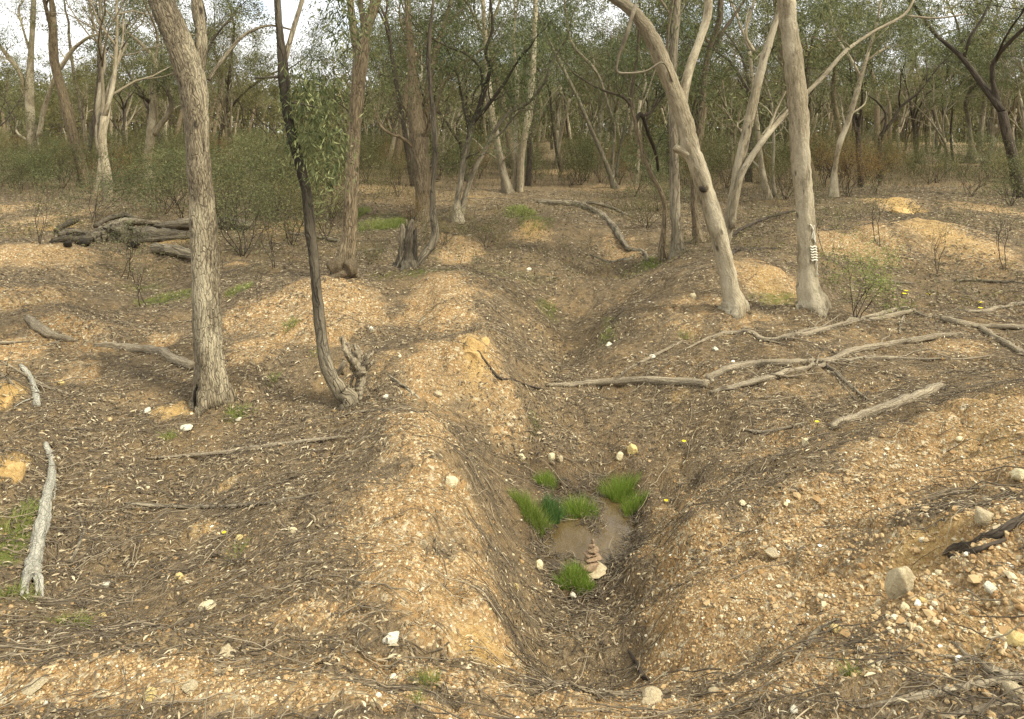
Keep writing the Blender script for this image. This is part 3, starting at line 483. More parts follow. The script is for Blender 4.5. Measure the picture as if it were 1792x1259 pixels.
# ---------------------------------------------------------------- fallen branches
def ground_path(pts, k=6, lift=.5):
    """pts: (col,row,width_px[,height above ground px])"""
    W_ = []; 
    for p in pts:
        c = at(p[0], p[1]); r = p[2] / 2 / F * c[1]; W_.append((c[0], c[1], c[2] + r * lift + (p[3] / F * c[1] if len(p) > 3 else 0), r))
    return cat_rom(W_, k)
def wood(name, stems, mat, label, cat, seed, group=None, sides=9, noise=.09, twigs=0):
    rng = rs(seed); mb = MB()
    for s in stems:
        q = ground_path(s); q[:, 2] = np.maximum(q[:, 2], H(q[:, 0], q[:, 1]) + q[:, 3] * .15); q[:, :3] += rng.normal(0, .08, (len(q), 3)) * q[:, [3]]
        tube(mb, q[:, :3], q[:, 3] * (1 + .05 * rng.normal(0, 1, len(q))), sides + 2, noise, rng, rng.rand() * .3, 0, .07)
        for _ in range(twigs):
            i = rng.randint(1, len(q) - 1); d = q[i, :3] - q[i - 1, :3]; d /= np.linalg.norm(d); d = d + rng.normal(0, .6, 3); d[2] = abs(d[2]) * .4; d /= np.linalg.norm(d)
            L = rng.uniform(.15, .5); p = [q[i, :3] + d * L * t + rng.normal(0, .012, 3) for t in (0, .3, .6, 1)]; p = np.array(p); p[:, 2] = np.maximum(p[:, 2], H(p[:, 0], p[:, 1]) + .01)
            tube(mb, p, np.linspace(min(q[i, 3] * .5, .01), .002, 4), 5, 0)
    return tag(mb.build(name, MT[mat]), label, cat, group)
wood('fallen_branch', [[(48,558,10),(70,578,15),(95,592,14),(128,598,9)]], 'dead', 'thick curved grey branch piece above the left bank', 'fallen branch', 1)
wood('fallen_branch', [[(165,606,9),(205,612,15),(265,617,16),(300,630,14),(340,645,14)]], 'dead', 'grey knotty log running into the foot of the big trunk', 'fallen branch', 2)
wood('fallen_branch', [[(60,612,3),(100,600,5),(136,597,4)]], 'dead', 'thin grey stick crossing the lower end of the curved branch piece', 'fallen branch', 3)
wood('fallen_branch', [[(0,602,6),(30,600,4),(52,598,3)]], 'dead', 'short grey stick at the left edge below the curved branch piece', 'fallen branch', 35)
wood('fallen_branch', [[(36,640,6),(52,660,9),(62,690,11),(66,712,12)]], 'white', 'short bleached branch lying above the long split one', 'fallen branch', 4, twigs=2)
q = [[(80,778,7),(87,800,10),(90,830,12),(83,870,17),(75,910,20),(68,950,22),(62,985,24),(56,1012,24)],[(54,1000,15,5),(45,1024,14,7),(37,1048,5,5)],[(58,1000,15,5),(68,1026,12,7),(74,1052,4,3)],[(45,1020,8,6),(47,1040,6,5),(50,1052,2,3)],[(62,1015,6,7),(64,1035,5,5),(63,1048,2,4)],[(93,832,6),(96,855,6),(94,875,3)]]
wood('fallen_branch', q, 'white', 'long bleached white branch with a split broken end at lower left', 'fallen branch', 5, sides=14, noise=.13)
wood('fallen_branch', [[(0,632,3),(40,655,4),(85,680,5),(120,692,3)],[(0,655,4),(18,668,4),(26,675,2)]], 'dead', 'thin pale twiggy stick at the left edge above the white branch', 'fallen branch', 6, twigs=6)
wood('fallen_branch', [[(255,803,3),(330,799,6),(420,790,8),(520,776,8),(600,766,5)]], 'dead', 'thin straight stick in the left middle ground', 'fallen branch', 7)
wood('fallen_branch', [[(215,882,4),(300,888,6),(380,888,6),(480,880,5),(560,862,3)]], 'grey', 'long dark thin stick half buried below the straight one', 'fallen branch', 8)
wood('fallen_branch', [[(0,1038,3),(40,1044,5),(110,1052,3)]], 'dead', 'thin pale stick crossing the split end of the bleached branch', 'fallen branch', 9)
wood('fallen_branch', [[(955,676,6),(1000,676,9),(1060,672,12),(1130,670,14),(1200,673,15),(1238,675,15)]], 'dead', 'straight smooth branch bridging the gully floor', 'fallen branch', 10, sides=12, noise=.04)
wood('fallen_branch', [[(1238,668,12),(1275,650,13),(1320,640,13),(1370,638,12),(1420,636,11),(1450,634,10),(1490,618,11),(1540,607,10),(1590,600,10),(1640,590,8),(1685,586,5)],[(1440,636,7),(1480,634,8),(1530,629,8),(1580,629,6),(1680,630,4),(1740,622,2)]], 'dead', 'longest forked fallen branch across the right middle ground', 'fallen branch', 11, twigs=3)
wood('fallen_branch', [[(1245,690,6),(1290,678,10),(1350,662,10),(1400,650,9),(1445,641,8)]], 'dead', 'branch lying just below the longest forked branch', 'fallen branch', 12, twigs=3)
wood('fallen_branch', [[(1440,638,6),(1465,655,7),(1490,678,6),(1520,702,4)],[(1450,650,3),(1475,675,3),(1498,702,2)]], 'grey', 'dark pair of sticks slanting down from the forked branch', 'fallen branch', 13)
wood('fallen_branch', [[(1452,751,12),(1500,735,16),(1560,715,17),(1610,697,17),(1648,678,14)]], 'dead', 'thick straight cut log lying alone on the right bank', 'log', 14, sides=14, noise=.05)
wood('fallen_branch', [[(1200,612,3),(1245,592,6),(1290,585,8),(1350,598,9),(1420,586,10),(1480,572,10),(1540,560,9),(1600,545,7)],[(1380,585,5),(1450,575,8),(1500,563,8),(1560,545,6),(1590,538,4)]], 'dead', 'upper long forked branch below the pale trunk', 'fallen branch', 15, twigs=10)
wood('fallen_branch', [[(1590,540,3),(1580,560,5),(1574,585,4)],[(1600,546,4),(1625,556,4),(1640,552,2)]], 'dead', 'small upturned fork at the end of the upper long branch', 'fallen branch', 16, twigs=4)
wood('fallen_branch', [[(1645,563,9,3),(1680,570,11,3),(1715,577,11),(1745,595,11),(1775,612,11),(1800,625,9)]], 'dead', 'bent branch slanting down to the right picture edge', 'fallen branch', 17)
wood('fallen_branch', [[(1700,573,6),(1740,574,9),(1800,576,9)]], 'dead', 'pale straight branch crossing behind the bent one at right', 'fallen branch', 18)
wood('fallen_branch', [[(1660,545,5),(1720,547,7),(1765,540,8),(1800,534,11)]], 'dead', 'branch with a dark butt end at the right picture edge', 'fallen branch', 19, twigs=4)
wood('fallen_branch', [[(1640,495,2),(1700,492,4),(1792,497,5)]], 'grey', 'thin dark stick farthest back at the right picture edge', 'fallen branch', 20, twigs=4)
wood('fallen_branch', [[(1500,493,4),(1540,492,4),(1600,497,3)]], 'grey', 'short straight stick right of the feathery sapling', 'fallen branch', 40)
wood('fallen_branch', [[(1300,752,4),(1330,758,6),(1370,752,5),(1405,742,3)]], 'dead', 'short curved stick left of the thick cut log', 'fallen branch', 21)
wood('fallen_branch', [[(1078,666,4),(1130,632,5),(1195,598,4)]], 'dead', 'thin straight pole slanting up from the bridging branch', 'fallen branch', 22)
wood('fallen_branch', [[(940,355,9),(975,358,12),(1010,362,13),(1045,375,12),(1070,395,11),(1085,420,10,3),(1100,440,10,2),(1128,446,8),(1133,460,7)],[(1010,360,6),(1040,362,7,5),(1075,370,5,3),(1100,378,3)],[(1030,445,3),(1065,460,5),(1100,455,5),(1110,448,3)]], 'grey', 'long curving grey fallen branch at the head of the gully', 'fallen branch', 23, twigs=3)
wood('fallen_branch', [[(1640,1148,4),(1690,1160,11),(1740,1180,14),(1800,1200,16)],[(1665,1125,4),(1690,1148,9),(1730,1168,9),(1792,1192,8)]], 'dead', 'splintered grey bark strips at the lower right edge', 'fallen branch', 24)
wood('fallen_branch', [[(1500,1240,5),(1560,1232,10),(1640,1216,13),(1700,1204,12),(1800,1186,13)]], 'dead', 'long flat bark strip near the bottom right corner', 'fallen branch', 25)
wood('fallen_branch', [[(1640,1258,5),(1700,1245,8),(1800,1222,7)]], 'dead', 'thin bark strip in the bottom right corner', 'fallen branch', 26)
wood('fallen_branch', [[(1652,972,5),(1670,962,11),(1700,958,12),(1740,940,13),(1800,906,13)],[(1660,975,5),(1700,968,8),(1760,945,6)]], 'dark', 'dark root curving out of the right bank', 'root', 27)
wood('fallen_branch', [[(1385,1165,3),(1420,1120,9),(1450,1095,8),(1470,1085,4)]], 'grey', 'dark stick lying diagonally on the lower right bank', 'fallen branch', 28)
wood('fallen_branch', [[(1100,1140,4),(1112,1160,7),(1125,1185,8),(1135,1192,6)]], 'dark', 'short dark stick at the near end of the gully', 'fallen branch', 29)
wood('fallen_branch', [[(270,442,17,4),(300,446,17,4),(345,458,16,3)]], 'grey', 'short cut log with dark end left of the big trunk', 'log', 30, sides=14)
wood('fallen_branch', [[(505,410,5),(560,418,7),(600,425,6)]], 'grey', 'thin log lying left of the trunk with the swollen base', 'fallen branch', 31)
wood('fallen_branch', [[(690,438,3),(650,440,6),(625,445,5)]], 'grey', 'thin grey log between the swollen trunk and the burnt stump', 'fallen branch', 36)
wood('fallen_branch', [[(668,716,2),(630,722,4),(600,728,3)]], 'dead', 'slender pale twig just below the foot of the slim dark tree', 'fallen branch', 32)
wood('fallen_branch', [[(680,658,3),(710,680,5),(735,700,3)]], 'grey', 'slender dark stick right of the grey weathered stump', 'fallen branch', 37)
wood('fallen_branch', [[(835,615,3),(858,645,4),(880,665,4),(950,682,3)]], 'dark', 'thin dark root running from the clay blocks down to the gully', 'root', 38)
wood('fallen_branch', [[(1272,452,5),(1290,440,9),(1310,441,7),(1335,437,6),(1362,437,3)]], 'dark', 'dark twisted branch on the ground right of the leaning trunk', 'fallen branch', 33)
wood('fallen_branch', [[(1268,425,4),(1300,405,5,4),(1350,388,5,8),(1410,376,3,10)]], 'dark', 'dark arching branch between the leaning and painted trunks', 'fallen branch', 39, twigs=5)
wood('fallen_branch', [[(125,985,5),(135,960,7),(145,930,6),(130,900,4)]], 'grey', 'bent grey stick right of the bleached branch', 'fallen branch', 34)
# rotten hollow log on the left
rng = rs(61); mb = MB()
for st, dk, sd_ in [([(92,426,10),(112,424,14),(135,425,14),(158,424,16)], .4, 12), ([(98,410,7,4),(120,404,11,9),(136,399,8,12)], .5, 9), ([(104,418,9,3),(125,413,12,4),(146,416,12,4),(160,420,14,3)], .2, 10), ([(160,424,16),(178,422,30),(200,421,34),(222,421,30)], .1, 18), ([(214,421,24),(240,421,28),(280,420,22),(320,417,16),(350,414,8)], .3, 16), ([(168,410,8,12),(190,402,9,16),(214,398,8,18),(240,400,6,16)], .3, 8), ([(185,416,10,14),(215,410,12,18),(250,408,10,16),(280,405,8,12)], 0., 8), ([(262,404,12,2),(300,404,18,2),(345,402,26,2),(395,402,24,2),(440,404,14,1)], .1, 16), ([(230,424,6),(290,421,9),(350,414,8)], .3, 8)]:
    q = ground_path(st, 9, .6); q[:, :3] += rng.normal(0, .035, (len(q), 3)) * q[:, [3]]; r0 = q[:, 3] * (1 + .10 * rng.normal(0, 1, len(q)).cumsum() / len(q) ** .5)
    tube(mb, q[:, :3], r0, sd_ + 4, .09, rng, dk + .4, 0, .16)
for px, py, w_ in [(150,424,13), (122,427,9), (118,409,6), (236,426,10), (268,410,8)]:
    c = at(px, py + 6); c = c + np.array([0, -.04, .05]); rr = w_ / F * c[1]; rock_mesh(mb, c, (rr * 1.3, rr * .8, rr * .7), rng, 1.); mb.r[-1] = np.ones(len(RV))  # solid dark lumps, coloured to stand for the shade inside cavities
tag(mb.build('rotten_log', MT['grey']), 'large rotten hollow grey log lying behind the left mound', 'log')
# grey weathered stump beside the slim tree
rng = rs(62); mb = MB(); b0 = at(627, 700)
def fanpt(px, py, dy=0.): Y = b0[1] + dy; return np.array([(px - CX) / F * Y, Y, CZ - (py - HY) / F * Y])
for st, r0, r1 in [([(630,700),(632,680),(634,655),(632,640)],11,17),([(632,655),(620,640),(610,622),(603,605),(596,590)],17,5),([(632,650),(622,632),(612,615),(608,600)],16,4),([(634,650),(628,630),(622,612),(619,603)],15,4),([(632,652),(633,632),(629,618),(627,606)],14,3),([(634,650),(643,634),(648,622),(653,616)],11,3),([(635,652),(646,640),(656,630)],9,3),([(636,655),(642,640),(640,620)],10,3),([(612,628),(604,612),(601,598),(600,588)],9,3),([(600,655),(598,645),(604,635),(600,630)],5,3),([(622,690),(614,672),(622,655)],4,5)]:
    q = cat_rom([fanpt(a, b, rng.uniform(-.05, .05)) for a, b in st], 8); q += rng.normal(0, .0035, q.shape); tube(mb, q, np.linspace(r0, r1, len(q)) / 2 / F * b0[1] * rng.uniform(.93, 1.07, len(q)), 13, .16, rng, rng.uniform(0, .15), 0, .14)
tag(mb.build('weathered_stump', MT['dead']), 'jagged grey weathered stump standing beside the slim dark tree foot', 'stump')
# ---------------------------------------------------------------- trees traced as skeletons at their own distance
TREES = []
def tree(base, stems, bark, leaf, label, seed, sides=14, crown=(2.2, 3, 40, .3), inner=None, swell=1.25, noise=.05, name='gum_tree', dscale=1.0, keep=True, lleaf=(.10, .017)):
    """stems: list of (points[(col,row,width,depth)], dark, grow?)"""
    rng = rs(seed); c = at(*base); Y0 = c[1]; t = MB(); tips = []
    def wp(p): Y = Y0 + (p[3] if len(p) > 3 else 0); return np.array([(p[0] - CX) / F * Y, Y, CZ - (p[1] - HY) / F * Y, p[2] * .89 / 2 / F * Y])
    for si, s in enumerate(stems):
        pts, dark = s[0], s[1]; g = s[2] if len(s) > 2 else True
        q = np.array([wp(p) for p in pts])
        if si == 0: q = np.vstack([[c[0], c[1], c[2] - .15, q[0, 3] * swell * 1.1], [c[0], c[1], c[2] + .03, q[0, 3] * swell], q[1:]])
        elif len(pts[0]) < 4: q[1:, 1] += np.linspace(0, 1, len(q) - 1) * rng.uniform(-.12, .15) * Y0 * .3; 
        qq = cat_rom(q, 6); qq[:, :3] += rng.normal(0, .03, (len(qq), 3)) * qq[:, [3]]
        dk = np.interp(np.linspace(0, 1, len(qq)), np.linspace(0, 1, len(dark)), dark) if hasattr(dark, '__len__') else dark
        tube(t, qq[:, :3], qq[:, 3] * (1 + .025 * rng.normal(0, 1, len(qq))), sides if si == 0 or q[0, 3] > .06 else 8, noise, rng, dk, .32 if si == 0 else 0, .025)
        L, ml, nl, sp = crown
        d = qq[-1, :3] - qq[-3, :3]; d /= np.linalg.norm(d)
        if g: grow(t, qq[-1, :3], d, L * (1 if si == 0 else .7), qq[-1, 3], 0 if g is True else 1, rng, tips, ml, .4, float(np.mean(dark)), .5)
        if inner:
            for _ in range(inner if si else inner):
                i = rng.randint(len(qq) // 3, len(qq) - 1); dd = qq[i, :3] - qq[i - 1, :3]; dd /= np.linalg.norm(dd) + 1e-9; dd = dd + rng.normal(0, .7, 3); dd[2] = abs(dd[2]) * .7 + .2; dd /= np.linalg.norm(dd)
                grow(t, qq[i, :3], dd, L * rng.uniform(.3, .55), min(qq[i, 3] * .4, .03), ml - 2 if ml > 2 else 1, rng, tips, ml, .25, float(np.mean(dark)), .7)
    e = thing(name, c, label, 'tree'); t.build('trunk', MT[bark], e, base=c)
    if tips and leaf:
        lm = MB(); leaves(lm, np.array(tips), max(3, int(crown[2] * (.45 if Y0 < 11 else .65))), crown[3] * .8, lleaf[0], lleaf[1], rng); lm.build('crown', MT[leaf], e, base=c, smooth=False)
    TREES.append((c[0], c[1])); return e, c, wp
# 1 big grey trunk, left
e, c, wp = tree((370,702), [([(370,702,62),(367,640,56),(362,560,54),(359,450,50),(352,330,48),(346,240,46),(337,160,50),(318,90,50),(296,30,48),(275,-20,46),(240,-120,38)], [0,0,0,0,.05,.1,.2,.45,.5]), ([(338,150,24,.05),(350,110,22,.1),(352,60,22,.15),(345,0,23,.2),(340,-80,18,.3)], .25), ([(365,140,8,.1),(385,110,8,.2),(405,85,7,.3),(430,60,6,.35),(470,45,5,.4),(510,52,4,.5)], .3, False)], 'big', 'leafg', 'thickest straight grey trunk with flaky pale bark, left of the gully', 101, 20, (1.4, 3, 14, .25), swell=1.16)
rng = rs(63); mb = MB(); q = np.array([wp(p)[:3] for p in [(352,704,1),(350,690,1),(351,676,1),(353,662,1)]]); q[:, 1] -= np.array([.098, .094, .088, .086]); q[:, 0] += .01
tube(mb, (q - c), [.011, .016, .012, .002], 8, .2, rng, 1.); mb.build('hollow_shade', MT['dark'], e)  # solid dark tube paints in the shade of a hollow at the foot
# 2 slim dark curved
tree((612,708), [([(612,708,31),(598,688,30),(582,660,29),(570,630,26),(562,580,22),(555,520,20),(549,450,20),(543,400,21),(537,340,21),(525,290,20),(512,240,19),(502,190,20),(497,130,20),(492,80,16),(487,30,14),(484,-30,13)], [0,0,0,.1,.5,.7,.8,.9,1,1,1,.9,.7,.7]), ([(498,110,12,.02),(508,70,11,.04),(520,30,10,.08),(532,-10,9,.1),(545,-60,7,.2)], .15), ([(500,140,5),(490,135,5),(460,140,3)],.9,False), ([(510,180,5,0),(540,185,4,-.1),(560,190,3,-.1)],.7,False), ([(590,655,12,0),(600,640,10,-.02),(604,632,8,-.02)],0,False)], 'grey', 'leafg', 'slim dark curved tree with pale bent foot beside the grey stump', 102, 14, (1.0, 3, 14, .2), swell=1.08)
# drooping foliage clump on the slim tree
rng = rs(64); lm = MB(); b0 = at(612, 708); e0 = [o for o in COL.objects if o.get('label', '').startswith('slim dark curved')][0]
cl = []
for px, py, n_ in [(535,150,7),(550,185,9),(530,220,9),(565,250,9),(545,290,7),(520,180,6),(580,300,5),(560,215,8),(600,30,8),(585,60,6),(620,10,8),(505,250,4),(585,225,6),(570,160,5),(548,330,4)]:
    for _ in range(n_): cl.append([(px + 4 + rng.normal(0, 13) - CX) / F * b0[1], b0[1] + rng.normal(0, .12), CZ - (py + rng.normal(0, 15) - HY) / F * b0[1]])
leaves(lm, np.array(cl), 24, .05, .065, .012, rng, 1.3, 1.4); o = lm.build('foliage', MT['leafg'], e0, base=b0, smooth=False); o['label'] = 'drooping green leaf clump on the right of the dark stem'
# 3 tan trunk with swollen base
e, c, wp = tree((605,484), [([(605,484,38),(604,470,46),(606,450,36),(611,410,28),(613,350,27),(617,280,26),(622,210,27),(627,150,29),(632,100,30),(640,60,20),(652,20,20),(664,-20,20),(680,-90,16)], [0,.1,0,0,0,.1,.1,.1,.1]), ([(628,110,20,0),(620,60,17,.05),(615,20,15,.1),(611,-30,14,.1)], .1), ([(630,100,14,.1),(636,50,12,.2),(630,0,11,.3),(626,-50,10,.3)], .3)], 'tan', 'leafg', 'tan three-stemmed tree with swollen burl base behind the pink mound', 103, 18, (1.8, 3, 18, .3), swell=1.0)
rng = rs(65); mb = MB(); s = c[1] / F
rock_mesh(mb, np.array([-13 * s, -.1, 22 * s]), (17 * s, 17 * s, 17 * s), rng, 1.1); rock_mesh(mb, np.array([12 * s, -.12, 20 * s]), (15 * s, 14 * s, 16 * s), rng, 1.1); rock_mesh(mb, np.array([0, -.08, 8 * s]), (26 * s, 20 * s, 14 * s), rng, 1.0)
mb.build('burl', MT['tan'], e)
# 4 clump with hollow stump
tree((715,470), [([(715,470,34),(713,445,28),(716,420,24),(718,400,16),(722,384,5)], [.3,.6,.8,.6,.3], False), ([(705,472,14,-.02),(704,440,14,-.02),(706,410,12,-.02),(703,392,5,-.02)], .2, False), ([(724,470,16,-.03),(724,440,13,-.03),(726,415,11,-.03),(729,398,4,-.03)], .9, False), ([(696,474,8,-.05),(701,455,8,-.05),(706,440,6,-.04)], .1, False), ([(712,400,8,.02),(711,385,3,.02)], .5, False), ([(728,468,20,.02),(740,450,17,.03),(755,430,17,.05),(762,405,13,.08),(757,370,11,.1),(758,320,10,.12),(762,260,9,.15),(757,190,9,.2),(750,120,8,.2),(752,60,7,.2),(760,-10,5,.2)], [0,.1,.3,.6,.7,.8,.8,.6])], 'grey', 'leafg', 'rough dark burnt stump with one thin curving stem beside it', 104, 16, (1.3, 3, 20, .3), swell=1.2, noise=.16)
tree((742,385), [([(742,388,34),(740,350,30),(738,300,32),(732,240,34),(726,190,28),(722,130,18),(716,60,14),(712,-10,12)], [.1,.2,.3,.1,0,0]), ([(738,260,22,.1),(745,200,20,.2),(750,150,15,.2),(760,100,13,.3),(775,50,10,.4),(790,0,8,.4)], .1), ([(732,270,9,-.1),(720,255,8,-.1),(700,240,7,-.3),(685,235,6,-.4),(670,225,5,-.5),(660,210,4,-.5),(655,190,3,-.6)], 0, False), ([(745,240,8,.1),(760,200,8,.1),(775,150,7,.2),(790,130,5,.2)], .1)], 'tan', 'leafg', 'broad pale tan trunk splitting into many stems behind the burnt stump', 105, 14, (2.4, 3, 20, .35), inner=3)
# 5 dark twisted multi-stem
tree((802,388), [([(802,388,22),(800,360,14),(806,320,12),(812,280,12),(822,240,12),(828,215,12),(838,190,11),(850,150,9),(858,120,8),(850,90,7),(862,50,6),(858,0,5)], [0,0,.2,.7,1,1,1,.9]), ([(806,380,14,.05),(815,340,11,.1),(830,300,10,.1),(850,260,9,.15),(868,225,8,.15),(890,200,8,.2),(930,175,7,.3),(955,140,6,.3),(965,110,5,.4),(985,80,4,.4)], [0,.2,.4,.7,.8]), ([(828,215,9,0),(850,190,8,-.1),(880,150,6,-.2),(905,110,4,-.3),(930,80,3,-.4)], 1.), ([(826,225,7,0),(815,200,7,.1),(808,170,5,.2),(800,130,4,.3),(785,90,3,.3)], .9), ([(845,160,6,0),(840,120,5,0),(815,95,4,-.1),(790,85,3,-.2)], .9), ([(850,255,5,.15),(880,230,4,.2),(910,195,3,.2),(940,192,2,.2)], .5, False)], 'grey', 'leafd', 'dark twisted many-branched tree in the middle of the picture', 106, 10, (1.5, 3, 13, .3), inner=4)
# 6 pair
tree((888,338), [([(888,338,18),(880,300,15),(870,250,14),(862,210,13),(855,150,12),(850,80,10),(845,0,8)], [.4,.4,.1,0]), ([(910,342,15,.3),(912,290,12,.3),(918,240,12,.3),(926,190,12,.4),(932,130,12,.5),(935,60,10,.6),(938,-20,9,.6)], 0), ([(900,340,10,.5),(903,280,9,.5),(902,220,8,.6),(905,150,8,.6),(900,90,6,.6)], .1)], 'pale', 'leafg', 'pale smooth trio of stems left of the far clearing', 107, 12, (3, 3, 40, .45), inner=3)
tree((738,320), [([(845,318,8),(846,280,8),(850,230,7),(852,180,7),(845,110,6),(842,40,5)], .5)], 'grey', 'leafg', 'thin dark stem just left of the pale smooth trio', 108, 8, (3, 3, 40, .45), inner=3) if False else None
# 7 vertical grey
tree((1187,447), [([(1187,447,26),(1184,400,20),(1181,340,20),(1180,280,18),(1178,220,17),(1178,150,16),(1180,80,15),(1184,10,14),(1188,-60,10)], [.2,.1,.1,0]), ([(1179,180,8),(1168,120,7),(1165,60,6),(1170,0,5)], .1)], 'grey', 'leafg', 'upright grey trunk directly left of the big leaning tree', 109, 14, (2.2, 3, 26, .35), inner=2)
tree((1158,455), [([(1158,455,13),(1160,420,11),(1163,370,9),(1158,340,9),(1142,310,9),(1130,285,9),(1120,250,8),(1112,215,8),(1105,175,7),(1112,120,6),(1118,60,5),(1120,0,4)], [0,0,0,.2,.6,.6]), ([(1112,215,9,0),(1122,200,8,.1),(1135,235,8,.3),(1148,270,7,.5),(1152,300,6,.6)], .9, False), ([(1108,190,6,0),(1090,170,6,0),(1060,160,5,.1)], .7), ([(1122,205,6,0),(1140,195,4,.1),(1160,170,3,.2)], .9)], 'tan', 'leafd', 'thin bent tree with orange-grey stem left of the upright grey trunk', 110, 9, (1.3, 3, 12, .3), inner=2)
# 8 big leaning
e, c, wp = tree((1287,541), [([(1287,541,40),(1280,510,35),(1268,460,34),(1255,405,34),(1240,350,34),(1225,300,33),(1208,255,34),(1198,215,34),(1180,165,33),(1160,110,33),(1138,60,30),(1112,25,27),(1080,0,24),(1040,-25,20)], [0,0,0,.05,.05,.1,.1,.15,.3,.5,.8]), ([(1192,195,20,.04),(1200,150,18,.08),(1210,110,17,.12),(1225,70,16,.15),(1238,30,16,.2),(1240,-20,15,.2),(1238,-80,12,.2)], 0), ([(1108,30,6,-.05),(1112,10,8,-.15),(1100,50,9,-.3),(1090,80,8,-.3),(1082,100,6,-.3),(1078,125,5,-.3)], .6, False), ([(1090,5,14,0),(1060,-10,12,0),(1020,-25,10,.1)], 1.), ([(1180,150,4,-.05),(1160,110,3,-.2),(1130,125,4,-.3),(1085,128,5,-.3),(1078,115,3,-.3)][::-1], .5, False)], 'pale', 'leafg', 'big pale trunk leaning left with a knob and dark upper limb', 111, 20, (1.4, 3, 14, .3), swell=1.15)
mb = MB(); s = c[1] / F; rng = rs(66)
q = np.array([wp(p)[:3] for p in [(1205,270,1),(1193,264,1),(1184,260,1),(1180,257,1)]]) - c; tube(mb, cat_rom(q, 3), np.interp(np.linspace(0, 1, 10), [0, .5, .85, 1], [11, 8, 7, 4]) * s, 10, .08, rng, 0.); mb.build('knob', MT['pale'], e)
mb = MB(); q = np.array([wp(p)[:3] for p in [(1232,328,1),(1226,330,1),(1222,331,1)]]) - c; q[:, 1] -= np.array([.02, .09, .12]); tube(mb, cat_rom(q, 3), np.array([7, 8, 8, 7, 6, 5, 3]) * s, 9, .1, rng, [0, 0, .3, .6, .8, 1, 1]); mb.build('branch_scar', MT['tan'], e)
# 9 right pale with paint marks
e, c, wp = tree((1421,542), [([(1421,542,46),(1415,505,40),(1413,450,37),(1410,400,36),(1406,340,35),(1402,280,34),(1398,210,34),(1392,150,35),(1387,90,35),(1380,40,34),(1375,0,34),(1368,-60,30)], [.1,0,0,0,0,.05,.1,.15,.1,.15])], 'pale', 'leafg', 'smooth pale upright trunk with white paint marks, right of the leaning tree', 112, 20, (1.6, 3, 16, .3), swell=1.18)
pm = M('white_paint', .8, .2); pm.col(pm.ramp(pm.noise(pm.pos(), 45, 5), (.40, (.42, .37, .29)), (.60, (.72, .69, .62)))); mb = MB(); rng = rs(67)
r_ = .5 * 37 / F * c[1]
def mark(pts, w):
    P_ = []
    for px, py in cat_rom(np.array(pts, float), 4):
        cx = np.interp(py, [400, 450, 505], [1413, 1416, 1418]); dx = (px - cx) / F * c[1]; rr = r_ * 1.04
        P_.append([(cx - 5 - CX) / F * c[1] + dx - c[0], -math.sqrt(max(rr * rr - dx * dx, 1e-5)), CZ - (py - HY) / F * c[1] - c[2]])
    tube(mb, np.array(P_), w / 2 / F * c[1], 5, 0, None)
mark([(1414,390),(1419,397),(1422,405),(1421,413),(1424,422)], 2.4); mark([(1422,392),(1420,402),(1417,415)], 1.6); mark([(1424,410),(1425,425)], 1.8)
for i in range(6): yy = 429 + i * 4.6; mark([(1414 + i * .5, yy - 1), (1418, yy + .8), (1422 + i % 2, yy - .6), (1427 + i * .4, yy + 1.5)], 3.0)
mark([(1424, 427), (1426, 440), (1425, 455)], 2.)
mark([(1426,455),(1428,465),(1427,474),(1430,480)], 1.6)
o = mb.build('paint_mark', pm.m, e); o['label'] = 'white wavy painted bars and strokes on the pale trunk'
# 10 behind
tree((1262,440), [([(1275,432,22),(1278,380,22),(1288,320,21),(1300,260,20),(1312,205,18),(1325,150,17),(1338,100,15),(1352,55,13),(1362,20,10),(1372,-30,9)], .05), ([(1280,400,14,-.1),(1292,320,13,-.1),(1312,280,12,-.1),(1340,240,11,-.1),(1370,205,10,.1),(1400,175,9,.2),(1440,135,8,.3),(1480,90,7,.4),(1530,55,6,.6),(1580,28,5,.7),(1600,0,4,.8)], .15), ([(1590,28,4,.7),(1640,32,4,.8),(1690,25,3,.9)],.3,False), ([(1340,240,6,-.1),(1360,190,4,0),(1375,160,3,0)],0,False), ([(1320,90,7,0),(1305,60,6,.1),(1315,20,5,.2)],0)], 'pale', 'leafg', 'pale tree behind the leaning trunk with a very long arching branch', 113, 14, (1.8, 3, 24, .3), inner=1)
tree((1222,425), [([(1218,428,18),(1216,380,14),(1214,330,12),(1222,240,12),(1230,160,12),(1240,90,12),(1258,40,12),(1262,-20,10)], [.1,.2,.5,.5]), ([(1240,90,8),(1265,55,7),(1290,25,6),(1310,0,5)], .7)], 'tan', 'leafd', 'brown trunk seen behind the fork of the leaning tree', 114, 12, (2.0, 3, 14, .3), inner=2)
tree((1345,350), [([(1345,350,12),(1336,310,12),(1330,270,10),(1325,220,9),(1318,160,8),(1312,90,6)], .1), ([(1356,348,10,.2),(1352,300,6,.2),(1354,250,6,.2),(1350,180,5,.2)], .4)], 'pale', 'leafd', 'short pale bottle shaped stem between the leaning and painted trees', 115, 10, (2.2, 3, 16, .4), inner=3)
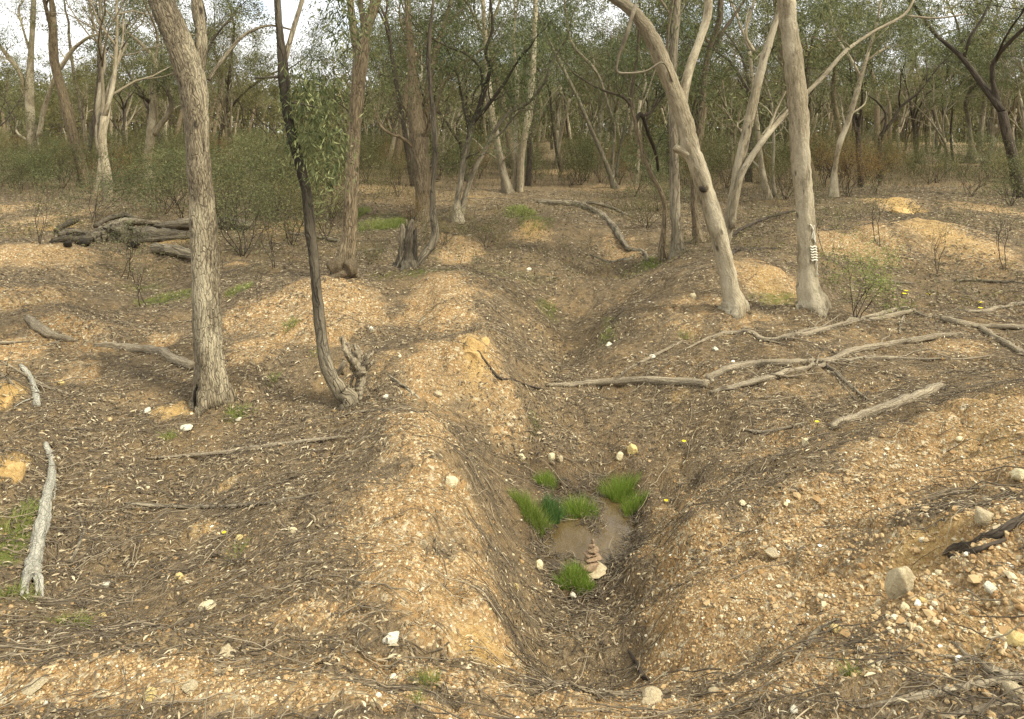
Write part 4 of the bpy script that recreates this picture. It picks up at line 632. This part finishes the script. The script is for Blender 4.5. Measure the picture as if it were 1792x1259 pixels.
# right background
tree((1458,345), [([(1458,345,16),(1462,290,10),(1470,250,11),(1485,210,10),(1500,160,10),(1508,130,9),(1520,90,6),(1535,40,5)], 0), ([(1505,135,6),(1490,105,5),(1480,60,4)], 0), ([(1512,110,5),(1540,90,4),(1575,78,3)], .1)], 'pale', 'leafg', 'pale slender tree leaning right, right of the painted trunk', 116, 10, (2.2, 3, 40, .4), inner=3)
tree((1512,255), [([(1512,255,11),(1530,225,11),(1550,195,10),(1575,160,9),(1595,125,8),(1605,90,7),(1640,65,4)], .1), ([(1597,120,5),(1594,60,4),(1593,0,4)], .4), ([(1575,160,5),(1610,130,4),(1650,120,3)], .2)], 'grey', 'leafg', 'far grey tree leaning strongly right toward the right edge', 117, 8, (4, 3, 50, .6), inner=4, lleaf=(.16, .03))
tree((1705,285), [([(1705,285,26),(1700,255,11),(1695,210,8),(1690,180,7),(1700,150,6),(1695,110,6),(1680,70,5)], [0,.3,.7,.9]), ([(1712,280,14,.2),(1716,230,11,.2),(1722,180,9,.2),(1728,120,9,.2),(1735,60,7,.2)], 0), ([(1698,160,4),(1725,130,4),(1750,115,3)], .8), ([(1735,270,10,.5),(1738,200,8,.5),(1735,140,7,.5)], 0)], 'grey', 'leafg', 'grey multi-stemmed clump with a stumpy foot at the far right', 118, 10, (3.5, 3, 44, .55), inner=4, lleaf=(.14, .025))
tree((1637,262), [([(1637,262,8),(1637,230,7),(1636,205,6),(1622,170,5),(1610,145,4)], .8), ([(1636,205,5),(1650,180,4),(1662,160,3)], .8)], 'grey', 'leafg', 'small dark Y shaped tree before the far right clearing', 119, 8, (3, 3, 40, .6), inner=3, lleaf=(.16, .03))
tree((1690,350), [([(1702,350,10),(1701,310,10),(1700,290,9)], .2, False)], 'grey', None, 'broken grey stub standing in the right scrub', 120, 8) if False else None
# left background
tree((60,300), [([(60,300,20),(58,250,18),(52,190,16),(52,140,15),(55,80,10),(58,20,9),(60,-40,7)], [0,0,.1,.3,.7]), ([(50,180,10),(35,130,9),(15,100,8),(0,80,6),(-20,50,5)], 0), ([(68,240,9,-.3),(78,190,9,-.3),(95,140,8,-.3),(115,105,8,-.3),(135,80,7,-.3),(165,62,5,-.4),(200,60,4,-.4)], 0, True), ([(55,100,5),(40,50,4),(20,15,4)],.3), ([(58,252,4),(30,232,4),(0,212,3)],0,False)], 'pale', 'leafg', 'pale arching tree at the far left with a curved side limb', 121, 10, (2.2, 3, 34, .35), inner=3)
tree((258,322), [([(258,322,18),(258,290,15),(264,240,16),(268,200,14),(268,150,12),(272,110,10),(250,80,7),(220,55,5)], 0), ([(268,235,11),(288,210,11),(305,185,10),(300,160,6),(285,140,4)], [0,.2,.9,.9], False), ([(270,110,6),(275,60,5),(270,0,4)], .2), ([(262,200,6),(262,180,8),(258,165,3)], .9, False)], 'pale', 'leafg', 'pale tree with a bent side limb left of the thickest trunk', 122, 12, (2.4, 3, 36, .35), inner=3)
tree((378,300), [([(378,300,7),(385,240,6),(395,200,6),(400,150,6),(405,100,5),(410,50,4)], .5), ([(402,190,5),(430,160,5),(470,130,4),(500,120,3)], .7), ([(400,150,4),(380,110,4),(372,70,3)], .3)], 'dark', 'leafb', 'thin dark tree directly right of the thickest trunk', 123, 8, (2.2, 3, 40, .4), inner=5)
tree((150,290), [([(150,290,8),(148,240,8),(140,180,7),(128,120,6),(120,60,5)], .4), ([(158,288,7,.2),(165,220,6,.2),(172,160,6,.2),(176,90,5,.2)], .6)], 'grey', 'leafb', 'grey twin-stemmed tree behind the left scrub', 124, 8, (3, 3, 44, .45), inner=4)
tree((195,262), [([(193,262,6),(194,200,5),(196,130,5),(205,60,4)], 0)], 'pale', 'leafg', 'thin straight pale pole tree in the left background', 125, 7, (3, 3, 44, .5), inner=3)
tree((1075,330), [([(1075,330,12),(1062,290,10),(1045,250,9),(1030,215,8),(1010,170,7),(985,120,7),(960,70,6),(940,20,5)], .3), ([(1072,330,9,.2),(1072,280,7,.2),(1075,230,6,.3),(1066,190,6,.3),(1050,140,6,.3),(1035,115,7,.3),(1000,75,6,.3),(990,20,5,.4)], 0), ([(1078,310,6),(1085,260,5),(1095,215,5),(1100,190,4)], .6)], 'grey', 'leafd', 'grey leaning stems crossing left of the thin bent tree', 126, 9, (1.6, 3, 18, .35), inner=3)
tree((1003,270), [([(1003,272,7),(998,240,7),(992,205,7),(985,170,6),(975,120,5),(965,60,4)], 0)], 'pale', 'leafg', 'thin pale stem beside the far clearing', 127, 7, (3, 3, 44, .5), inner=4, lleaf=(.14, .025))
# ---------------------------------------------------------------- background gum trees (prototypes, then copies)
def proto(seed, hgt, bark, leaf, fork):
    rng = rs(seed); t = MB(); tips = []; p = np.zeros(3); d = np.array([rng.normal(0, .12), rng.normal(0, .12), 1.]); r = hgt * rng.uniform(.006, .0125)
    pts = [np.array([0, 0, -.3]), p]; 
    for i in range(4): d = d + rng.normal(0, .07, 3) * [1, 1, 0]; d /= np.linalg.norm(d); p = p + d * hgt * fork / 4; pts.append(p)
    q = cat_rom(pts, 3); tube(t, q, np.linspace(r * 1.35, r * .85, len(q)), 8, .06, rng, np.linspace(.4, .1, len(q)) * rng.rand())
    for i in range(rng.randint(2, 5)):
        a = rng.uniform(0, 2 * pi); s = rng.uniform(.15, .55); dd = d + np.array([cos(a) * s, sin(a) * s, 0]); dd /= np.linalg.norm(dd)
        grow(t, p - d * hgt * .04 * i, dd, hgt * (1 - fork) * rng.uniform(.45, .62), r * rng.uniform(.45, .75), 1, rng, tips, 4, .3, rng.rand() * .5, .55, (3, 5))
    tips = np.array(tips); kp = (fbm(tips[:, 0] + tips[:, 1] * .5, tips[:, 2] + tips[:, 1] * .8 + seed, .42, 2) > .0) | (rng.rand(len(tips)) < .12); tips = tips[kp]; lm = MB(); leaves(lm, tips, max(3, int(5600 / len(tips))), .17, .15, .03, rng); return t, lm, bark, leaf
GRP = {'left': 'gum trees standing behind the left scrub', 'centre': 'gum trees in the centre background', 'right': 'gum trees in the right background'}
PR = [proto(900, 10, 'pale', 'leafb', .35), proto(901, 11, 'pale', 'leafg', .3), proto(902, 9, 'dark', 'leafg', .3), proto(903, 10.5, 'dark', 'leafd', .45), proto(904, 8.5, 'pale', 'leafg', .25), proto(905, 11, 'tan', 'leafg', .5), proto(906, 9.5, 'dark', 'leafb', .2)]
DESC = ['pale grey gum with brownish crown', 'pale gum with olive crown', 'dark gum with olive crown', 'dark gum with green crown', 'pale forking gum with olive crown', 'tan gum with olive crown', 'low forking dark gum']
done = {}
def place(kind, PRL, name, x, y, s, rz, label, cat, group, parts):
    global LAST
    z = float(H(x, y)); e = thing(name, (x, y, z), label, cat, group); e.rotation_euler = (0, 0, rz); e.scale = (s, s, s * 1.0); LAST = e
    if kind not in done:
        t, lm, bk, lf = PRL[kind[1]]; done[kind] = [t.build(parts[0], MT[bk], e, base=np.zeros(3)), lm.build(parts[1], MT[lf], e, base=np.zeros(3), smooth=False)]
    else:
        for o in done[kind]: c = o.copy(); COL.objects.link(c); c.parent = e
LM = [(60, 'the arching tree at far left'), (258, 'the pale bent-limbed tree'), (352, 'the thickest trunk'), (520, 'the slim dark tree'), (617, 'the swollen-based tree'), (735, 'the broad tan tree'), (815, 'the dark twisted tree'), (915, 'the pale trio of stems'), (1070, 'the crossing grey stems'), (1182, 'the upright grey trunk'), (1235, 'the leaning trunk'), (1310, 'the long-branched pale tree'), (1405, 'the painted trunk'), (1480, 'the slender right-leaning tree'), (1560, 'the far strongly leaning tree'), (1640, 'the dark Y shaped tree'), (1710, 'the far right clump')]
ORD = ['nearest', 'second nearest', 'third nearest', 'fourth nearest', 'fifth nearest', 'sixth nearest', 'seventh nearest', 'eighth nearest', 'ninth nearest', 'tenth nearest'] + ['%dth nearest' % i for i in range(11, 60)]
def relabel(lst):
    g = {}
    for e, desc in lst:
        px = CX + e.location.x / e.location.y * F; l = min(LM, key=lambda q: abs(q[0] - px)); g.setdefault((desc, ('left' if px < l[0] else 'right'), l[1]), []).append(e)
    for (desc, sd_, ln), es in g.items():
        es.sort(key=lambda e: e.location.y)
        for i, e in enumerate(es): e['label'] = (ORD[i] + ' ' if len(es) > 1 else '') + desc + ' ' + sd_ + ' of ' + ln
BT = []; BS = []
rng = rs(77); pl = [tuple(t) for t in TREES]; cnt = 0; tries = 0
while cnt < 285 and tries < 9000:
    tries += 1; u = rng.rand(); Y = 15 + 75 * u ** 1.0; X = rng.uniform(-1, 1) * (.80 * Y + 2); px = CX + X / Y * F
    if Y < 22 and not (px < 330 or px > 1480): continue
    if 930 < px < 1010 and Y < 30: continue
    if 1540 < px < 1720 and Y < 60 and rng.rand() < .6: continue
    if px < 120 and rng.rand() < .72: continue
    if 420 < px < 620 and rng.rand() < .85: continue
    if any((X - a) ** 2 + (Y - b) ** 2 < (1.5 + Y * .012) ** 2 for a, b in pl): continue
    pl.append((X, Y)); zn = 'left' if px < 560 else 'right' if px > 1300 else 'centre'; k = rng.randint(7)
    s = rng.uniform(.75, 1.15) * (.66 if (px < 120 or 420 < px < 640) else 1)
    place(('t', k), PR, 'gum_tree', X, Y, s, rng.uniform(0, 6.28), DESC[k] + {'left': ' behind the left scrub', 'centre': ' in the centre background', 'right': ' in the right background'}[zn] + (', far off' if Y > 50 else ', nearer one'), 'tree', GRP[zn] + ': ' + DESC[k] + (' (far)' if Y > 50 else ' (near)'), ('trunk', 'crown')); BT.append((LAST, DESC[k])); cnt += 1
# distant woodland, one mass
rng = rs(78); tm = MB(); lm = MB(); m = 1500; Y = rng.uniform(85, 150, m); X = rng.uniform(-1, 1, m) * Y * .95; z = H(X, Y); h = rng.uniform(6, 10, m); t = np.linspace(0, 1, 4)
P_ = np.zeros((m, 4, 3)); P_[..., 0] = X[:, None] + rng.normal(0, 1.2, (m, 1)) * t + rng.normal(0, .25, (m, 4)); P_[..., 1] = Y[:, None]; P_[..., 2] = z[:, None] - .2 + h[:, None] * t
rods(tm, P_, rng.uniform(.07, .16, m)[:, None] * np.array([1.2, 1, .8, .4]), rng.rand(m)); tag(tm.build('distant_trunks', MT['twig']), 'far mass of thin trunks closing the view', 'woodland', kind='stuff')
c = np.stack([X, Y, z + h * rng.uniform(.55, 1.05, m)], -1); leaves(lm, c, 70, 1.5, .7, .22, rng); c2 = np.stack([rng.uniform(-1, 1, 5200) * 130, rng.uniform(85, 150, 5200), rng.uniform(.1, 8.0, 5200)], -1); leaves(lm, c2, 26, 1.3, .65, .26, rng)
tag(lm.build('distant_foliage', MT['leafb'], smooth=False), 'far mass of olive crowns closing the view', 'woodland', kind='stuff')
# ---------------------------------------------------------------- scrub
def shrub(seed, h, leaf, n_st, nl, spread, lsize, droop=.2, stem='dark'):
    rng = rs(seed); t = MB(); tips = []
    for i in range(n_st):
        a = rng.uniform(0, 2 * pi); s = rng.uniform(.1, 1) * spread; d = np.array([cos(a) * s, sin(a) * s, 1.]); d /= np.linalg.norm(d)
        grow(t, [rng.normal(0, .03), rng.normal(0, .03), -.03], d, h * rng.uniform(.6, .9), .008 * h ** .5, 1, rng, tips, 3, .15, rng.rand() * .4, .55, (4, 7), .3)
    lm = MB(); tips = np.array(tips); tips = tips[tips[:, 2] > .12 * h]; leaves(lm, tips, nl, .06 * h, lsize, lsize * .28, rng, droop); return t, lm, stem, leaf
SH = [shrub(300, 1.5, 'leafb', 6, 9, .7, .05), shrub(301, 1.3, 'leafg', 7, 9, .9, .05), shrub(302, 1.3, 'leafd', 5, 9, .5, .055), shrub(303, 1.2, 'leafr', 6, 6, .6, .04), shrub(304, 1.6, 'leafg', 3, 7, .35, .05), shrub(305, 1.0, 'leafb', 8, 8, 1.1, .04), shrub(306, 1.0, 'leafl', 5, 7, .3, .04), shrub(307, .9, 'leafg', 2, 4, .3, .035)]
SHH = [1.6, 1.5, 1.4, 1.3, 1.8, 1.1, 1.1, 1.0]
SD = ['brown-olive leafy shrub', 'wide olive green shrub', 'dark green bushy shrub', 'rusty brown shrub', 'thin olive sapling', 'low spreading twiggy shrub', 'light green feathery sapling', 'sparse knee-high sapling']
def put(px, py, hp, k, lb):
    c = at(px, py); s = hp / F * c[1] / (SHH[k] * 1.05); place(('s', k), SH, 'sapling' if k in (4, 6, 7) else 'shrub', c[0], c[1], s, px * .37, lb, 'shrub' if k not in (4, 6, 7) else 'sapling', None, ('stem', 'foliage'))
for px, py, hp, k, lb in [(68,428,125,4,'thin olive sapling left of the rotten log'),(165,392,115,2,'dark green bush standing behind the rotten log'),(212,488,120,7,'sparse sapling in front of the rotten log'),(255,535,110,7,'sparse sapling left of the thickest trunk'),(425,448,190,1,'large olive bush right of the thickest trunk'),(480,470,140,4,'thin sapling standing between the thickest trunk and the slim dark tree'),(400,405,130,0,'brown bush behind the large olive bush'),(510,430,140,0,'brown-olive bush behind the slim dark tree'),(570,420,110,0,'brown bush between the slim tree and swollen trunk'),(455,525,75,7,'tiny sapling on the pink gravel mound'),
    (695,345,80,0,'brown bush behind the burnt stump'),(718,395,60,3,'rusty shrub sprouting over the burnt stump'),(1494,560,135,6,'light green feathery sapling right of the painted trunk'),(1482,345,90,3,'rusty brown shrub touching the right side of the painted trunk'),(1530,340,75,3,'second rusty shrub, farther right of the painted trunk'),(1440,440,100,7,'sparse sapling hugging the right side of the painted trunk'),(1540,430,110,7,'sparse sapling before the orange mound'),(1640,320,80,2,'dark green shrub in the right scrub'),(1700,345,90,0,'brown bush below the far right clump'),(1770,360,90,1,'wide brown bush at the right picture edge'),(1760,470,120,7,'sparse sapling at the right picture edge'),(1640,480,100,7,'sparse sapling right of the feathery one'),
    (1375,350,90,0,'brown-olive bush left of the painted trunk'),(1270,330,80,5,'low twiggy bush between trunks right of centre'),(1110,345,85,2,'dark green bush left of the upright grey trunk'),(1130,400,70,5,'low twiggy bush at the bent tree'),(1150,370,90,1,'brown bush behind the bent tree'),(1050,320,70,0,'small brown bush behind the fallen branch'),(1000,325,45,5,'low bush left of the far clearing edge'),(775,430,55,5,'low twiggy bush on the flat right of the burnt stump'),(850,435,60,5,'low twiggy bush on the flat in mid picture'),(935,320,50,0,'small brown bush by the pale trio'),(1560,300,60,0,'brown bush before the far right clearing'),(650,460,35,5,'tiny twiggy shrub right of the swollen trunk'),
    (20,330,80,0,'brown bush at the left picture edge'),(110,330,80,1,'wide brown bush right of the arching tree'),(310,360,100,0,'brown bush directly left of the thickest trunk'),(225,340,80,3,'rusty shrub near the bent-limbed pale tree'),(1190,345,60,0,'brown bush behind the upright grey trunk')]: put(px, py, hp, k, lb)
rng = rs(79); cnt = 0; pp = []
while cnt < 240:
    u = rng.rand()
    px = rng.uniform(-60, 600) if u < .42 else rng.uniform(1330, 1850) if u < .72 else rng.uniform(600, 1330); Y = rng.uniform(14 if px < 600 else 16 if px > 1330 else 22, 46); X = (px - CX) / F * Y
    if 930 < px < 1010 and Y < 33: continue
    if px > 1330 and fbm(np.array([X]), np.array([Y]), .16, 2)[0] < 0: continue
    if px < 600 and fbm(np.array([X]), np.array([Y]), .2, 2)[0] < -.12: continue
    if any((X - a) ** 2 + (Y - b) ** 2 < .8 for a, b in pp): continue
    pp.append((X, Y)); k = rng.choice([0, 1, 5, 3, 2, 2, 0, 1] if px < 1330 else [0, 3, 5, 3, 2, 4, 0, 1]); zn = 'left' if px < 600 else 'right' if px > 1330 else 'centre'
    place(('s', k), SH, 'sapling' if k == 4 else 'shrub', X, Y, rng.uniform(.7, 1.25), rng.uniform(0, 6.28), SD[k] + ' in the scrub of the %s background' % zn, 'sapling' if k == 4 else 'shrub', 'background scrub, %s, %s' % (zn, SD[k]), ('stem', 'foliage')); BS.append((LAST, SD[k])); cnt += 1
relabel(BT); relabel(BS)
# low undergrowth: thin stalks and tiny leaves over the farther ground
rng = rs(80); mb = MB(); x, y = sample(rng, 24000, 7, 45, .35, 1); k = (fbm(x, y, .5, 3) > -.12) & (rng.rand(len(x)) > bil(GB, x, y) * 1.1) & ((y > 9) | (x > 3)); x, y = x[k], y[k]; m = len(x); z = H(x, y)
h = rng.uniform(.06, .38, m) * np.clip(y / 14, .6, 1.2); t = np.linspace(0, 1, 4); o = rng.normal(0, .35, (m, 2))
P_ = np.stack([x[:, None] + o[:, [0]] * h[:, None] * t, y[:, None] + o[:, [1]] * h[:, None] * t, z[:, None] + h[:, None] * t], -1) + rng.normal(0, .012, (m, 4, 3))
rods(mb, P_, rng.uniform(.0015, .0035, m)[:, None] * np.array([1, .9, .7, .4]) * np.clip(y / 12, 1, 3)[:, None], rng.beta(2, 2, m) * .8, 3); tag(mb.build('dry_undergrowth', MT['twig']), 'thin dry stalks standing over the farther ground', 'undergrowth', kind='stuff')
lm = MB(); leaves(lm, P_[:, 2:, :].reshape(-1, 3), 3, .05, .045, .016, rng, 0.); tag(lm.build('low_scrub_leaves', MT['leafb'], smooth=False), 'tiny olive leaves of low undergrowth', 'undergrowth', kind='stuff')
# yellow flowers
ym = M('yellow_petals', .7); ym.b.inputs['Base Color'].default_value = (.8, .62, .02, 1)
FL = [(1583,515,'first'),(1586,510,''),(1626,516,''),(1716,530,''),(1197,773,''),(1166,877,''),(392,933,''),(1430,739,''),(1716,540,'')]
FLB = ['small yellow flower head low of the pair behind the upper branch','small yellow flower head on top of the pair behind the upper branch','single yellow flower right of the pair behind the upper branch','yellow flower above the bent branch at right','yellow flower on the slope right of the gully','yellow flower on the litter right of the puddle','yellow flower by the yellowish stone at left','yellow flower near the thick cut log end','lower yellow flower on the same stalk above the bent branch']
for i, (px, py, _) in enumerate(FL):
    c = at(px, py + 6); rng = rs(i); r = 3.2 / F * c[1]; e = thing('yellow_flower', c, FLB[i], 'flower'); hh = 6 / F * c[1]
    mb = MB(); tube(mb, [(0, 0, -.01), (.004, 0, hh * .5), (0, 0, hh)], .0015, 4, 0); mb.build('stalk', MT['rush'], e); mb = MB()
    for k in range(9):
        a = k * .7; mb.add([(0, 0, hh), (r * cos(a) + .003, r * sin(a), hh + r * .5), (r * 1.3 * cos(a + .3), r * 1.3 * sin(a + .3), hh + r * .3), (r * cos(a + .6), r * sin(a + .6), hh + r * .45)], [(0, 1, 2, 3)])
    mb.build('petals', ym.m, e)
print('objects', len(COL.objects))
